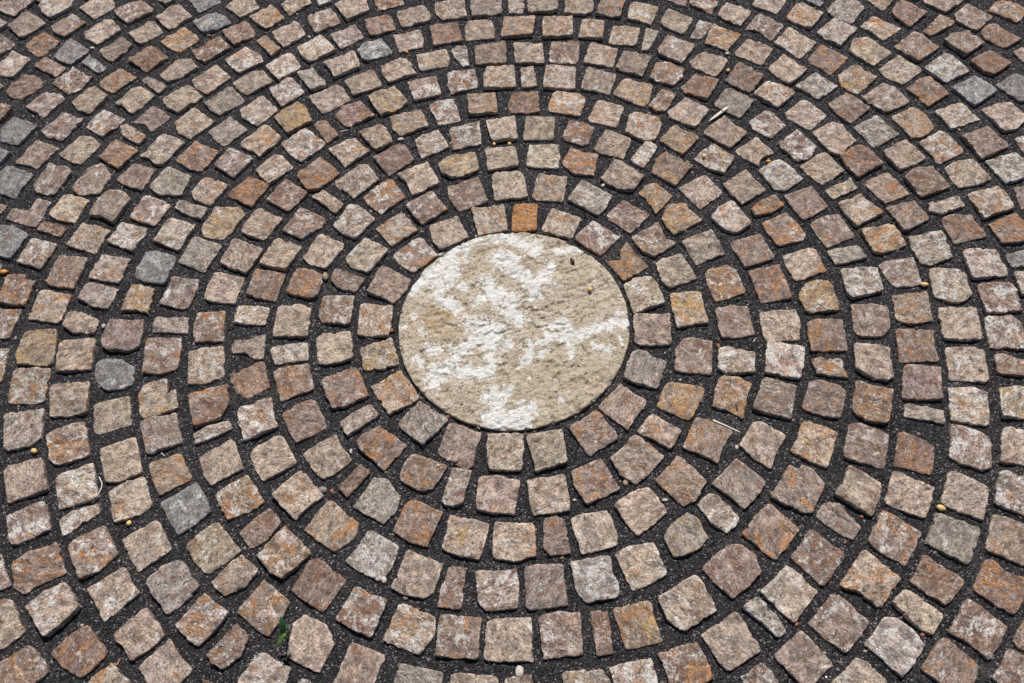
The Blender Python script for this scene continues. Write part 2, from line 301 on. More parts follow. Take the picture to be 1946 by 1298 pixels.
# ------------------------------------------------------------------ sett outlines (millimetres on the paving plane, kind letters first)
SETTS = '''
g 564,-710 589,-689 611,-666 633,-669 657,-694 666,-720 641,-744 613,-767 590,-738
t -98,-685 -92,-620 -76,-615 -12,-618 -14,-693 -55,-689
t 287,-671 319,-655 354,-636 365,-656 385,-705 352,-722 321,-737 302,-706
po 478,-666 510,-637 532,-619 546,-625 581,-674 556,-698 529,-721 500,-694
pg 308,-555 340,-530 367,-515 388,-518 408,-539 412,-571 386,-593 353,-613 334,-592
t 221,-601 256,-583 290,-567 300,-573 321,-630 289,-648 255,-663 230,-640
ro 713,-699 741,-673 760,-649 773,-653 817,-700 795,-724 767,-751 743,-720
to 547,-605 579,-574 605,-547 615,-550 660,-601 633,-626 607,-651 582,-622
to -449,-653 -447,-623 -438,-593 -423,-581 -382,-603 -365,-635 -377,-656 -391,-683 -418,-670
po 3,-625 8,-615 27,-614 76,-617 75,-651 74,-689 40,-689 5,-692 3,-658
po 403,-716 433,-696 462,-677 473,-692 502,-737 475,-755 449,-777 427,-747
po -184,-671 -179,-631 -174,-601 -100,-612 -106,-639 -111,-681 -144,-678
po 648,-756 676,-730 698,-709 710,-713 748,-757 743,-771 713,-801 679,-785
po -986,-439 -962,-421 -909,-407 -879,-467 -916,-482 -953,-501 -973,-487
g 723,-542 741,-516 761,-487 774,-491 831,-523 808,-557 787,-588 760,-567
oy -279,-636 -260,-602 -248,-573 -226,-583 -185,-603 -187,-636 -214,-665 -247,-651
po 395,-496 426,-464 453,-444 460,-447 501,-496 476,-522 444,-550 423,-529
po 623,-526 642,-502 660,-475 671,-476 723,-520 701,-549 677,-579 654,-564 630,-543
t 404,-605 435,-584 462,-561 471,-567 506,-613 478,-639 451,-664 425,-630
po 781,-630 803,-603 822,-579 836,-584 850,-607 886,-623 868,-650 836,-680 808,-658
g -17,-529 8,-525 54,-526 55,-569 56,-602 22,-603 -18,-603 -17,-566
po -877,-614 -857,-591 -822,-566 -798,-593 -774,-621 -795,-644 -814,-660 -850,-640
po -546,-565 -522,-537 -502,-510 -448,-556 -465,-586 -484,-616 -517,-592
gw 70,-525 100,-520 144,-518 143,-547 153,-572 148,-593 89,-599 75,-576
oyk 137,-614 170,-609 207,-605 208,-636 218,-678 185,-682 151,-686 143,-649
po -449,-533 -427,-504 -422,-488 -403,-477 -347,-524 -368,-552 -388,-578 -421,-558
po 464,-429 512,-369 522,-383 536,-372 554,-383 569,-417 551,-439 530,-469 507,-461 483,-445
tp -939,-525 -915,-503 -878,-484 -838,-535 -867,-565 -895,-584 -917,-556
po 472,-546 490,-531 520,-499 530,-503 573,-553 545,-579 519,-606 498,-576
g -721,-498 -696,-471 -669,-461 -655,-467 -638,-495 -621,-513 -641,-535 -674,-562 -695,-536
to -432,-420 -407,-389 -388,-366 -377,-368 -348,-400 -326,-416 -335,-444 -371,-469 -399,-447
g -351,-488 -327,-462 -310,-433 -299,-433 -249,-468 -260,-501 -271,-518 -287,-530 -320,-512
t -657,-433 -634,-411 -602,-389 -551,-451 -577,-472 -609,-493 -636,-465
t -264,-544 -249,-518 -233,-476 -168,-508 -179,-540 -188,-561 -207,-568 -239,-559
ro 206,-698 241,-689 275,-682 284,-707 294,-744 257,-758 221,-762 216,-728
po -106,-556 -106,-525 -71,-530 -30,-529 -31,-576 -35,-599 -91,-600 -106,-583
to 154,-515 181,-503 226,-500 234,-519 243,-560 206,-576 176,-584 164,-549
t 774,-471 808,-409 822,-409 871,-445 867,-461 840,-507 802,-487
po -885,-416 -871,-403 -820,-381 -786,-438 -815,-467 -850,-480 -868,-449
to -68,-441 -65,-436 8,-443 8,-506 -32,-514 -72,-505
po -365,-594 -346,-564 -328,-535 -298,-557 -270,-565 -287,-605 -299,-632 -331,-614
po 619,-361 648,-295 663,-293 699,-309 719,-323 690,-391 654,-378
t 78,-440 96,-435 147,-430 154,-442 162,-482 159,-500 93,-511 86,-482
oy -517,-465 -491,-437 -468,-412 -415,-466 -441,-492 -467,-511 -490,-499
t 673,-459 705,-399 718,-400 771,-437 759,-462 737,-495 708,-481
to 165,-421 201,-399 234,-390 243,-402 261,-442 240,-460 198,-485 180,-455
k -716,-344 -651,-305 -631,-335 -616,-369 -644,-393 -673,-411 -697,-377
toy -168,-480 -158,-447 -151,-416 -77,-438 -84,-468 -100,-505 -135,-496
t -832,-502 -808,-487 -768,-465 -748,-500 -733,-517 -769,-546 -790,-566 -808,-535
t -768,-593 -746,-569 -715,-544 -696,-568 -672,-597 -701,-621 -728,-639 -744,-615
po -261,-437 -238,-389 -225,-376 -165,-408 -177,-434 -197,-474 -230,-459
po -657,-581 -633,-554 -609,-527 -591,-544 -562,-566 -583,-597 -612,-623 -638,-601
po 820,-378 845,-314 853,-314 899,-334 909,-352 892,-406 875,-410 844,-396
t 169,-324 198,-303 221,-281 232,-285 273,-331 238,-365 212,-381 184,-360
g 356,-393 388,-369 412,-345 431,-366 459,-399 444,-421 408,-449 390,-428
po 675,-608 695,-586 714,-562 728,-575 771,-613 747,-638 724,-654 699,-634
to -715,-652 -690,-627 -664,-605 -645,-633 -618,-660 -636,-682 -652,-699 -690,-681
t 2,-357 25,-354 75,-352 80,-402 78,-425 8,-428 3,-387
to -779,-413 -764,-400 -717,-378 -683,-437 -714,-458 -742,-476 -763,-446
oy 250,-379 273,-359 300,-333 310,-337 347,-389 318,-425 294,-433 271,-406
to 828,-562 864,-498 877,-499 925,-526 901,-595 881,-593
to -99,-408 -92,-346 -60,-344 -12,-356 -17,-376 -28,-424 -70,-417
to -859,-217 -847,-212 -790,-194 -763,-276 -813,-290 -834,-289
to -365,-703 -348,-668 -335,-634 -312,-646 -273,-663 -286,-685 -298,-716 -331,-725
to 867,-231 915,-234 940,-249 922,-316 909,-319 848,-301
tyo 521,-340 542,-314 557,-280 575,-282 621,-310 609,-332 583,-379 552,-364
t -1043,-252 -1037,-240 -972,-227 -947,-297 -995,-309 -1020,-320
to -825,-312 -809,-300 -759,-281 -734,-347 -753,-362 -802,-376 -817,-334
t 583,-434 601,-417 624,-380 673,-420 671,-437 641,-484 612,-461
t -936,-274 -926,-265 -866,-247 -844,-321 -890,-333 -917,-339
ow -974,-173 -951,-164 -901,-151 -876,-228 -924,-242 -942,-242 -958,-228
g -337,-382 -298,-326 -272,-330 -246,-370 -255,-399 -279,-420 -308,-403
ro 664,-261 688,-200 696,-202 757,-226 725,-298 684,-288 668,-274
t 892,-138 947,-141 967,-153 952,-217 945,-225 875,-213
po -984,-637 -952,-614 -919,-597 -904,-608 -873,-644 -895,-663 -926,-685 -968,-682
poy 313,-314 351,-252 368,-257 419,-287 391,-320 376,-354 356,-337
po 89,-346 149,-323 165,-357 178,-390 112,-415 94,-380
t -1059,-193 -1072,-123 -1061,-119 -992,-115 -985,-182 -1005,-195 -1049,-204
pg -172,-283 -145,-222 -136,-222 -81,-248 -94,-277 -103,-317 -116,-325
po 788,-182 798,-172 864,-185 845,-256 809,-254 768,-247
t -549,-254 -538,-239 -498,-218 -484,-222 -453,-281 -517,-314 -537,-286
po -411,-100 -390,-88 -347,-71 -335,-76 -312,-143 -357,-163 -384,-167 -401,-132
ro 712,-387 740,-319 754,-320 801,-352 776,-412 746,-401
gy 247,-491 267,-465 300,-448 317,-461 330,-496 316,-514 278,-529 261,-528
po -1018,-347 -998,-337 -950,-318 -925,-378 -962,-395 -997,-406
oy -612,-335 -551,-297 -513,-357 -525,-369 -580,-388
to -72,-279 -68,-253 1,-259 0,-286 -8,-336 -71,-328
t 425,-319 460,-275 478,-273 521,-307 494,-338 475,-373 447,-349
t -495,-345 -468,-320 -443,-300 -431,-311 -396,-356 -422,-372 -449,-398 -485,-361
t 8,-261 81,-254 83,-327 21,-339 13,-296
po 565,-252 595,-190 616,-191 655,-210 661,-224 634,-279 602,-270
po -1075,-89 -1077,-18 -1067,-10 -999,-16 -997,-94 -1023,-98 -1063,-95
t -442,-263 -408,-240 -376,-227 -366,-254 -341,-284 -373,-309 -400,-321 -426,-289
oy 277,-220 306,-167 321,-167 381,-187 371,-208 339,-256 325,-252
po 468,-243 498,-183 507,-177 564,-202 537,-272 510,-263
po 94,-252 149,-220 160,-226 191,-282 128,-316 110,-282
pro -784,-165 -771,-156 -712,-148 -690,-216 -758,-237
po 326,-141 337,-91 358,-67 375,-67 416,-79 398,-158 352,-149
po 802,-87 879,-96 869,-127 868,-169 788,-165
yo -1081,28 -1077,84 -1005,84 -998,17 -1001,-8 -1072,2
po -333,-247 -323,-232 -290,-215 -233,-262 -278,-313 -301,-288 -328,-263
t 904,-46 982,-51 972,-125 922,-125 892,-119
po -689,-109 -678,-102 -608,-94 -601,-134 -616,-170 -636,-175 -669,-182 -678,-154
t -650,-253 -593,-218 -584,-222 -561,-284 -622,-314 -639,-287
po -796,-44 -799,36 -790,39 -722,33 -721,-42 -752,-51
to -307,-122 -285,-112 -245,-87 -205,-158 -268,-191 -288,-156
po -489,-173 -457,-151 -431,-141 -420,-147 -395,-208 -458,-238 -472,-209
t -976,-131 -988,-65 -981,-59 -909,-57 -900,-131 -945,-136
t -694,-81 -702,-2 -671,4 -627,2 -620,-71 -659,-83
po -247,-320 -228,-288 -217,-281 -152,-313 -183,-358 -206,-363 -243,-339
to 509,-163 529,-93 537,-93 602,-112 596,-140 577,-183 539,-173
to 159,-212 210,-163 259,-208 211,-266 180,-237
g -249,-217 -237,-197 -205,-166 -188,-181 -147,-213 -169,-236 -199,-265 -231,-237
oy 387,-229 412,-168 422,-163 454,-168 477,-187 462,-213 443,-262 418,-242
t -889,-115 -877,-106 -818,-98 -802,-167 -867,-181 -877,-177
po 993,-74 1049,-76 1064,-96 1056,-159 981,-148
ok -752,-258 -731,-251 -691,-240 -660,-297 -721,-327 -737,-297
t -584,-156 -576,-148 -513,-130 -505,-180 -494,-197 -534,-213 -563,-222
t 704,-118 711,-115 758,-123 776,-132 770,-149 764,-197 749,-205 719,-194 695,-173
po 622,-54 645,-47 696,-55 689,-128 615,-122
t 913,50 927,57 979,48 989,31 987,-14 973,-28 945,-35 908,-14
g 218,-150 243,-92 254,-88 272,-91 283,-104 314,-118 283,-180 249,-167
t 529,-16 605,-18 608,-45 597,-93 528,-87 526,-52
t 634,-641 657,-623 669,-626 713,-671 685,-702 666,-690 647,-665
pw -900,45 -887,94 -810,87 -813,22 -834,11 -886,19
t 260,-5 265,-2 337,-5 328,-81 262,-76 254,-67
to -789,-138 -795,-100 -787,-73 -741,-65 -737,-98 -721,-89 -710,-136 -778,-156
po 724,-19 756,-19 800,-30 793,-81 770,-100 725,-96 717,-81
to -535,-690 -512,-656 -495,-640 -441,-673 -447,-695 -466,-720 -502,-717
t -521,19 -516,95 -471,99 -441,83 -446,12
po 527,88 560,93 599,99 606,13 538,6 533,41
ro 1005,7 1014,10 1081,3 1076,-66 1000,-66
to -985,-25 -991,47 -981,51 -913,49 -910,-25 -963,-25
t -601,-507 -573,-481 -548,-458 -512,-493 -537,-522 -572,-535
t -427,5 -413,17 -353,17 -345,-51 -385,-60 -419,-61
k -895,-56 -901,-13 -892,-1 -850,-5 -818,-28 -815,-70 -826,-80 -869,-80
t 899,148 976,158 981,87 924,67 904,75 900,115
po 437,-1 469,3 507,0 507,-28 507,-70 466,-77 439,-73 435,-55
po -514,-70 -506,-63 -441,-56 -426,-116 -494,-139 -506,-102
to 819,-2 894,0 885,-72 836,-76 812,-65
to -338,9 -333,80 -322,85 -264,75 -261,60 -270,-3 -333,5
yo 345,44 376,46 412,43 415,-34 381,-35 348,-41 345,-2
po -593,-637 -568,-611 -544,-587 -520,-610 -531,-644 -563,-664 -583,-653
pow 873,-478 904,-416 918,-416 965,-439 933,-511
t 1003,95 1016,101 1080,97 1080,26 1003,25 1003,61
yo 622,19 639,42 657,50 691,47 698,25 700,-28 628,-28 623,2
t 249,80 273,93 310,97 324,73 331,26 261,4 254,48
to -1076,118 -1065,187 -1058,193 -988,172 -1001,99
yo -714,340 -684,399 -627,390 -615,369 -638,319 -663,296 -706,313
oy 432,93 444,104 484,110 500,95 511,35 441,19 433,66
t 727,74 788,74 804,67 802,11 735,-2 725,11
kp -853,217 -835,279 -814,279 -762,255 -779,183 -822,192 -847,206
ro -608,-65 -575,-55 -539,-39 -520,-104 -557,-123 -569,-125 -592,-108
to -319,117 -287,180 -281,181 -222,143 -231,115 -257,80
tow 611,124 679,143 688,136 697,75 622,54 614,99
g 538,-475 557,-449 570,-450 588,-455 615,-500 593,-525 565,-504
t 320,-431 351,-412 361,-417 398,-469 366,-492 342,-473
po -1058,217 -1039,283 -1029,285 -969,270 -987,189 -1040,203
g -757,242 -729,309 -719,309 -659,279 -691,206 -733,228
po 502,171 576,190 592,119 522,100 510,142
toy -330,-30 -264,-5 -248,-75 -282,-82 -322,-82 -328,-48
po 815,79 834,89 893,92 892,21 836,17 822,36
to 119,-714 145,-708 192,-705 195,-734 197,-769 125,-769 123,-740
po 584,217 647,244 676,178 668,163 607,151 593,182
t -685,137 -668,201 -657,202 -599,184 -614,114 -672,126
po -556,-416 -534,-396 -502,-369 -476,-401 -500,-433 -532,-449
pw -131,400 -55,423 -36,347 -106,324 -126,363
po -261,212 -207,259 -193,253 -159,204 -215,159 -244,184
po -423,71 -415,115 -347,110 -355,36 -417,44
po -698,41 -695,97 -633,95 -630,18 -692,22
po 26,-443 32,-436 52,-433 67,-446 72,-506 34,-508 23,-496
g 151,332 189,385 199,386 256,335 238,299 216,280
po -178,-585 -172,-554 -157,-517 -146,-514 -125,-523 -129,-549 -137,-592 -162,-589
po 693,206 723,224 764,228 782,163 714,138 703,171
t -656,228 -632,293 -622,291 -560,256 -593,192 -631,212
tro 1070,255 1140,269 1154,237 1159,205 1083,183 1074,222
po -590,138 -574,202 -503,183 -524,112 -567,124
po -784,131 -764,202 -698,184 -718,113 -736,113
t 329,131 341,140 387,150 412,82 348,63 333,83
t -369,214 -328,267 -318,266 -271,227 -317,169 -354,186
po 987,188 1002,198 1057,194 1069,133 996,118 988,155
t 415,-144 426,-100 444,-95 498,-117 488,-161 429,-158
to 764,481 820,510 839,502 863,444 809,403 791,412
to 1041,335 1073,354 1116,356 1137,293 1103,279 1054,275
g 396,186 467,210 487,144 417,119 407,152
po 156,222 203,265 259,214 209,163 160,211
tow -75,329 1,330 4,259 -62,246 -70,283
tyo 800,176 875,185 887,126 830,108 811,114 806,149
t -405,317 -381,339 -365,370 -341,363 -302,320 -347,270 -380,285
t -468,226 -433,288 -426,289 -372,252 -412,190 -451,206
t -22,420 -11,429 46,427 55,412 57,349 -19,348
t -401,446 -343,494 -322,489 -294,442 -355,389 -370,411 -395,427
po 653,292 702,306 721,313 746,251 681,218 663,256
t 489,-767 519,-749 545,-729 560,-738 587,-775 549,-805 517,-796
to -176,287 -110,313 -87,247 -154,218 -170,247
to 237,390 277,442 290,440 340,384 305,344 275,352 238,383
po -333,391 -275,438 -261,436 -233,379 -288,336 -313,356
po 1008,421 1067,453 1077,450 1106,383 1030,349 1027,373
po -499,133 -480,195 -464,197 -423,175 -420,157 -433,109 -489,124
po -1154,176 -1149,242 -1104,237 -1104,223 -1079,221 -1091,152 -1148,166
t 611,373 655,401 669,402 710,340 662,309 636,314
t -565,219 -536,285 -529,287 -472,256 -503,194 -547,207
tk 1188,511 1247,529 1264,527 1292,477 1249,438 1217,435
po -496,476 -441,529 -404,487 -392,467 -444,424 -469,429
t 229,-274 263,-236 316,-278 289,-316 257,-292
po 284,209 350,245 361,197 384,183 326,149 301,171
to 69,350 87,416 98,417 156,404 154,379 140,329 74,340
oy 362,256 382,295 418,297 452,241 383,207 367,230
po 917,583 981,628 1002,607 1027,556 972,529 954,527 919,573
po 1112,429 1183,451 1214,388 1134,354 1127,390
to -958,217 -940,281 -869,262 -885,194
tw 912,-397 941,-329 956,-328 1002,-348 981,-412 937,-402
to 967,510 1028,536 1045,526 1060,468 1024,439 995,438
t -823,308 -793,376 -778,368 -727,345 -761,276 -792,292
po 941,317 973,341 1010,339 1035,278 962,256
to 415,341 482,376 514,315 453,274
pk -990,401 -973,451 -948,470 -915,465 -895,438 -926,369 -956,393
to 83,251 112,312 177,277 149,217 88,244
row 808,398 873,429 903,363 835,329 819,358
to 845,311 896,338 910,338 941,270 876,247 864,274
poy 360,397 376,433 402,454 459,405 408,349 361,391
to -1027,315 -1002,380 -932,353 -955,287 -988,299
g 1142,347 1216,366 1247,327 1230,292 1164,277
po 96,-617 126,-617 128,-648 127,-690 98,-691 96,-655
t 519,343 582,379 614,313 551,278 526,327
g 867,485 932,521 970,454 934,434 898,419
pw -1148,509 -1119,580 -1064,557 -1057,540 -1088,475 -1129,484
t -1012,-519 -992,-511 -975,-506 -935,-571 -958,-589 -972,-599 -992,-601
to -540,579 -483,629 -429,574 -488,518 -515,547
t -619,319 -588,380 -574,378 -521,342 -563,285 -603,305
po 874,234 945,250 960,191 895,162 886,199
wo 472,245 503,279 532,289 560,219 524,196 497,209
g -854,476 -818,538 -779,513 -758,504 -774,443 -831,449
po 763,-781 788,-758 807,-736 819,-741 849,-767 813,-811 785,-800
to 768,256 828,278 862,218 794,189 779,222
to 316,535 333,585 347,594 402,570 406,545 384,498 359,496 316,528
p 236,276 281,319 335,268 283,221 240,265
t -166,-389 -144,-318 -107,-329 -109,-341 -128,-398 -159,-394
yto -149,472 -125,498 -60,505 -52,450 -77,434 -120,428 -144,446
po -519,309 -480,373 -419,334 -428,311 -475,280
po -230,354 -167,391 -132,333 -193,293 -209,315
g -258,-711 -250,-678 -232,-682 -173,-700 -176,-717 -187,-752 -260,-745
to -302,294 -281,309 -238,333 -203,279 -264,237 -278,262
to -248,451 -177,486 -148,417 -215,384 -227,423
po 1086,166 1155,188 1172,128 1149,110 1097,109
to -1046,492 -1019,548 -985,563 -955,522 -976,468 -1026,469
po -890,386 -865,449 -852,447 -796,415 -825,353 -865,370
t 65,466 77,515 145,507 147,471 138,430 65,445
to -895,580 -844,652 -786,615 -833,545 -852,549 -870,570
t 710,376 769,410 782,404 808,352 749,317 733,335
oy 219,148 251,147 255,175 271,194 297,146 311,125 251,91 235,121
toy 966,-242 1002,-240 1040,-248 1021,-315 949,-305
toy 302,665 334,714 344,716 405,682 385,622 368,612 318,648
po -802,558 -760,615 -695,571 -737,512 -766,526
t 713,548 765,590 777,589 814,532 758,487 717,535
ty 507,514 563,555 608,496 559,451 507,502
p -1137,280 -1113,345 -1050,320 -1075,252 -1104,266
ty 913,399 976,432 1009,370 938,339 920,375
g 367,-631 394,-613 405,-623 426,-654 434,-676 417,-688 399,-664
g 1096,667 1161,711 1174,706 1204,644 1132,611 1101,653
to -646,592 -592,654 -577,650 -539,601 -594,545 -607,566 -633,579
p -309,513 -246,552 -228,540 -209,495 -271,452 -293,485
to -1090,418 -1065,472 -1048,472 -998,449 -1024,383 -1069,398
po 674,453 731,494 763,434 743,403 707,391 681,438
k -1246,558 -1229,580 -1216,582 -1154,546 -1185,475 -1223,493
to 133,633 146,677 159,690 217,675 231,655 209,599 134,622
po -564,406 -522,466 -465,416 -510,364
to 928,749 949,791 985,795 1034,734 974,689 943,725
pow 150,448 174,490 240,464 220,401 174,410 152,438
t -481,742 -408,780 -394,767 -371,720 -440,675 -464,714
t -1103,607 -1063,670 -1028,661 -1004,631 -1041,569 -1060,576
g 549,604 586,651 604,647 648,601 602,548 549,592
poy 465,428 519,472 562,418 527,373 497,390
to 429,587 478,627 532,583 486,529 431,567
t 983,675 1046,719 1090,660 1027,616 984,659
t 1075,516 1142,541 1152,537 1174,480 1096,454 1086,490
pto 1032,601 1076,633 1100,638 1129,572 1064,534 1053,568
oy 874,666 928,698 970,647 903,593 875,624
ro -661,430 -615,486 -562,454 -599,388
ty -820,687 -776,735 -719,679 -774,626 -809,652
tro 131,735 143,782 216,768 207,692 128,703
k 1143,589 1210,623 1223,608 1245,565 1177,525 1147,578
wo -932,316 -907,372 -841,344 -866,282 -895,298
t 232,486 268,543 323,507 321,493 298,446 238,471
O 20,313 25,333 80,328 71,252 14,253
g -972,162 -956,201 -943,199 -884,178 -899,126 -932,135
k -1274,713 -1248,754 -1177,715 -1215,651 -1265,672
po 1045,752 1109,800 1156,736 1091,692 1058,734
po 824,569 880,603 923,545 864,501 845,526
t -34,515 41,511 44,449 -31,441
to 744,801 793,855 853,791 794,736 769,775
tow 230,589 258,644 268,646 323,619 294,550 232,576
yo -870,118 -854,185 -834,185 -801,170 -806,106 -834,118
pr -1191,412 -1184,445 -1143,434 -1130,471 -1093,456 -1114,382 -1129,384
t 63,543 76,608 145,598 135,526 64,533
po -1167,696 -1121,757 -1061,725 -1105,658 -1141,671
po 816,734 862,781 919,728 859,670 823,715
yo -566,679 -506,722 -487,706 -469,656 -526,617 -547,649
yt -325,722 -310,731 -257,751 -223,690 -253,668 -291,655 -302,673
t -524,-8 -513,-5 -445,-2 -443,-46 -513,-50 -520,-30
p -120,590 -44,603 -42,532 -113,519 -116,557
to -25,758 -12,794 57,791 55,714 -25,720
to -266,644 -190,662 -171,603 -244,578 -261,603
t -657,715 -601,756 -562,710 -561,697 -606,651 -647,685
g -753,749 -695,802 -683,797 -647,745 -708,698 -737,726
yo 392,493 438,540 491,494 441,440 425,461
k -1206,329 -1201,393 -1172,390 -1129,362 -1153,291 -1179,301
ro 33,654 47,699 112,694 110,622 82,620 35,628
t 225,697 245,759 253,762 317,730 292,664 224,690
po -943,509 -908,557 -851,535 -873,467 -914,485
t -796,840 -737,893 -692,836 -749,782 -781,808
t -865,772 -809,822 -797,818 -760,771 -816,721 -849,744
po 591,680 637,739 689,682 643,630 606,660
t 707,709 757,755 805,695 750,650 729,664
to -420,551 -374,580 -356,581 -319,535 -379,492 -390,510
t -600,503 -555,551 -540,547 -507,503 -562,455 -586,483
g 863,829 922,879 969,831 910,772 873,808
po -703,529 -670,583 -607,543 -650,485
t 437,809 473,861 538,814 492,755 440,789
pk -1210,594 -1171,663 -1110,633 -1150,567 -1179,584
po -41,881 40,884 39,808 -42,810
ow -1000,589 -965,642 -901,600 -942,543 -983,575
wo 652,626 695,664 712,658 754,614 700,570 665,609
t -26,605 46,610 48,537 -15,534 -22,572
po -408,669 -389,698 -346,710 -309,656 -375,620 -394,642
to 512,761 558,794 613,750 572,695 519,733
t -369,-202 -350,-187 -309,-161 -289,-192 -352,-231
po 620,529 668,566 680,562 708,512 660,471 628,506
to -749,448 -725,485 -715,491 -662,462 -699,403 -739,422
g 762,639 823,685 865,630 807,588 769,631
po 320,756 348,816 417,789 384,718 324,748
g -732,647 -679,690 -631,641 -686,592 -706,611
po 154,825 164,871 236,863 225,786 151,795
to -913,-362 -893,-346 -843,-335 -834,-353 -865,-372 -898,-394
t 634,780 678,826 738,785 693,724 639,769
to 31,916 45,981 128,976 114,906 34,907
t -612,63 -603,106 -533,97 -541,50 -578,56
t -992,91 -984,125 -959,124 -911,95 -919,63 -965,70
g 908,910 954,956 994,942 1013,913 961,852 919,883
to -685,819 -635,857 -607,851 -577,809 -642,767 -671,793
po -223,769 -150,784 -137,712 -205,696
to -989,775 -945,829 -926,827 -886,788 -936,729 -956,751
ro 1218,680 1278,713 1317,658 1257,621 1240,635
t -206,560 -149,591 -122,529 -191,497 -199,532
tr -610,-14 -607,20 -575,17 -539,30 -541,-33 -558,-34 -578,-17
t -387,791 -323,824 -311,817 -290,761 -363,732 -375,760
to 241,790 263,851 275,854 334,826 312,761 240,784
to 149,969 229,964 221,890 143,893
ro 402,712 428,763 459,762 492,731 485,700 454,677 411,698
r -1296,855 -1256,909 -1229,908 -1197,880 -1199,861 -1241,818 -1276,832
po 1233,851 1281,889 1330,834 1271,785 1233,828
to -69,699 2,698 4,629 -67,629
po -168,671 -149,687 -105,692 -90,614 -147,603 -154,631
po 476,669 520,709 574,679 533,619 482,650
t 63,877 137,872 137,796 62,805
ty -519,928 -460,971 -448,960 -416,908 -483,872 -504,890
po -1051,699 -1014,754 -951,709 -1001,657 -1027,676
rpw -1169,866 -1127,922 -1067,879 -1093,835 -1120,822
pro -582,778 -538,814 -527,812 -491,760 -547,712 -572,750
to 570,443 627,479 661,428 623,411 615,387 577,425
ro 158,533 181,579 196,583 240,555 220,504 205,498 164,520
to -1107,794 -1057,846 -1012,802 -1050,743 -1084,762
to 565,822 597,889 666,846 616,788
ro -160,967 -141,977 -85,976 -73,905 -151,897
p 1176,758 1202,778 1250,786 1273,736 1212,699 1195,723
t -293,835 -224,858 -200,794 -272,770 -288,804
to -199,868 -120,882 -110,841 -115,817 -188,802
po 609,-145 626,-138 672,-147 671,-175 674,-192 633,-181 613,-176
ty 36,-719 43,-714 104,-717 116,-737 112,-770 35,-767
to 796,894 835,943 851,944 896,900 851,845 805,879
ro -117,784 -46,790 -42,728 -110,710 -119,744
g 769,-259 781,-258 841,-281 833,-310 798,-297 762,-286
yo 319,335 345,359 366,359 396,318 349,268 338,307
to -713,905 -662,947 -620,914 -609,885 -673,853 -695,878
t -600,870 -545,912 -532,904 -505,853 -561,810 -587,843
g -790,57 -785,94 -713,87 -711,46
p -1343,1111 -1311,1168 -1291,1163 -1239,1114 -1291,1060 -1302,1064
po 982,-165 996,-166 1052,-185 1044,-222 972,-209
ro 1279,780 1306,805 1334,807 1341,772 1370,741 1322,714 1286,746
t -145,1065 -123,1074 -62,1070 -59,1000 -125,996 -142,1022
o -901,1002 -843,1053 -792,995 -843,952 -875,973
t -446,861 -373,897 -363,890 -347,838 -415,803 -428,836
ro -977,933 -923,984 -870,935 -922,881 -940,901
to 982,841 1027,876 1084,820 1023,776 1007,806
t -1125,1064 -1070,1109 -1046,1100 -1020,1063 -1075,1009 -1111,1038
to 314,851 334,918 405,903 383,833
t -66,953 -53,978 7,980 14,950 12,909 -64,907
ro -807,950 -741,1001 -702,950 -768,903 -794,923
p -1227,789 -1182,833 -1146,828 -1127,808 -1170,745 -1190,761
ty 388,994 406,1007 468,981 434,910 377,942
pw 682,865 728,920 784,864 737,812 719,846
t -251,1041 -176,1062 -158,1024 -159,997 -237,977
oy -1047,857 -999,910 -947,868 -1001,813 -1036,840
po -401,159 -392,184 -380,185 -325,153 -344,118 -385,133
ro 1076,884 1102,920 1119,923 1165,868 1108,823 1084,857
k -355,898 -344,922 -295,944 -265,890 -267,876 -327,858 -343,868
k -1191,975 -1155,1038 -1146,1034 -1092,984 -1136,937 -1167,952
po 1328,860 1361,894 1399,890 1431,850 1387,804 1356,836
g 712,128 785,135 794,101 721,87
t -594,1004 -530,1039 -499,981 -558,937 -580,970
to -927,1101 -880,1147 -865,1142 -826,1092 -879,1044 -905,1071
t 460,914 490,967 551,918 514,863 467,899
r -499,1055 -445,1083 -432,1075 -407,1021 -473,984 -491,1021
ro -1281,1032 -1237,1083 -1186,1032 -1227,976 -1263,1003
t -883,866 -865,895 -833,922 -805,916 -785,883 -817,856 -857,836
r -1050,1140 -1017,1164 -979,1175 -938,1136 -941,1127 -1005,1086 -1032,1113
tw -1336,963 -1308,1009 -1252,970 -1285,906 -1321,916
rp -369,-340 -327,-295 -305,-312 -326,-338 -349,-363
po 340,-748 376,-727 392,-735 403,-764 378,-788 356,-777
k 1253,589 1315,626 1347,586 1322,528 1289,527
t -346,600 -290,618 -277,605 -261,561 -301,539 -319,557
p -932,701 -885,757 -835,706 -879,663 -900,693
to 618,930 653,977 712,934 669,878 625,915
r -733,1023 -675,1057 -658,1038 -638,997 -693,960 -718,992
tw -259,947 -189,965 -178,926 -181,897 -243,881
kw -817,1069 -762,1105 -736,1090 -712,1054 -773,1018 -794,1031
to -800,-670 -783,-652 -762,-638 -727,-675 -749,-698 -769,-702
to -423,1095 -385,1118 -339,1110 -327,1059 -386,1024 -403,1053
to -662,1072 -604,1111 -564,1060 -565,1048 -611,1018 -631,1032
po -1146,75 -1148,150 -1094,143 -1109,68
po -338,1021 -277,1033 -267,1025 -253,973 -321,954 -333,979
p -46,1059 -33,1073 40,1067 38,1003 -43,998
pw -431,970 -366,1008 -340,951 -403,912
t -997,1049 -940,1087 -926,1079 -899,1037 -953,995 -968,1007
pyo -1220,1099 -1172,1148 -1124,1103 -1173,1049 -1207,1073
t -670,-200 -636,-181 -600,-174 -590,-194 -635,-213 -661,-222
p -1067,986 -1012,1031 -978,993 -1018,932 -1047,952
to 236,883 255,950 271,951 313,935 299,869
ty -160,-718 -157,-702 -145,-703 -79,-713 -77,-724 -87,-760 -160,-752
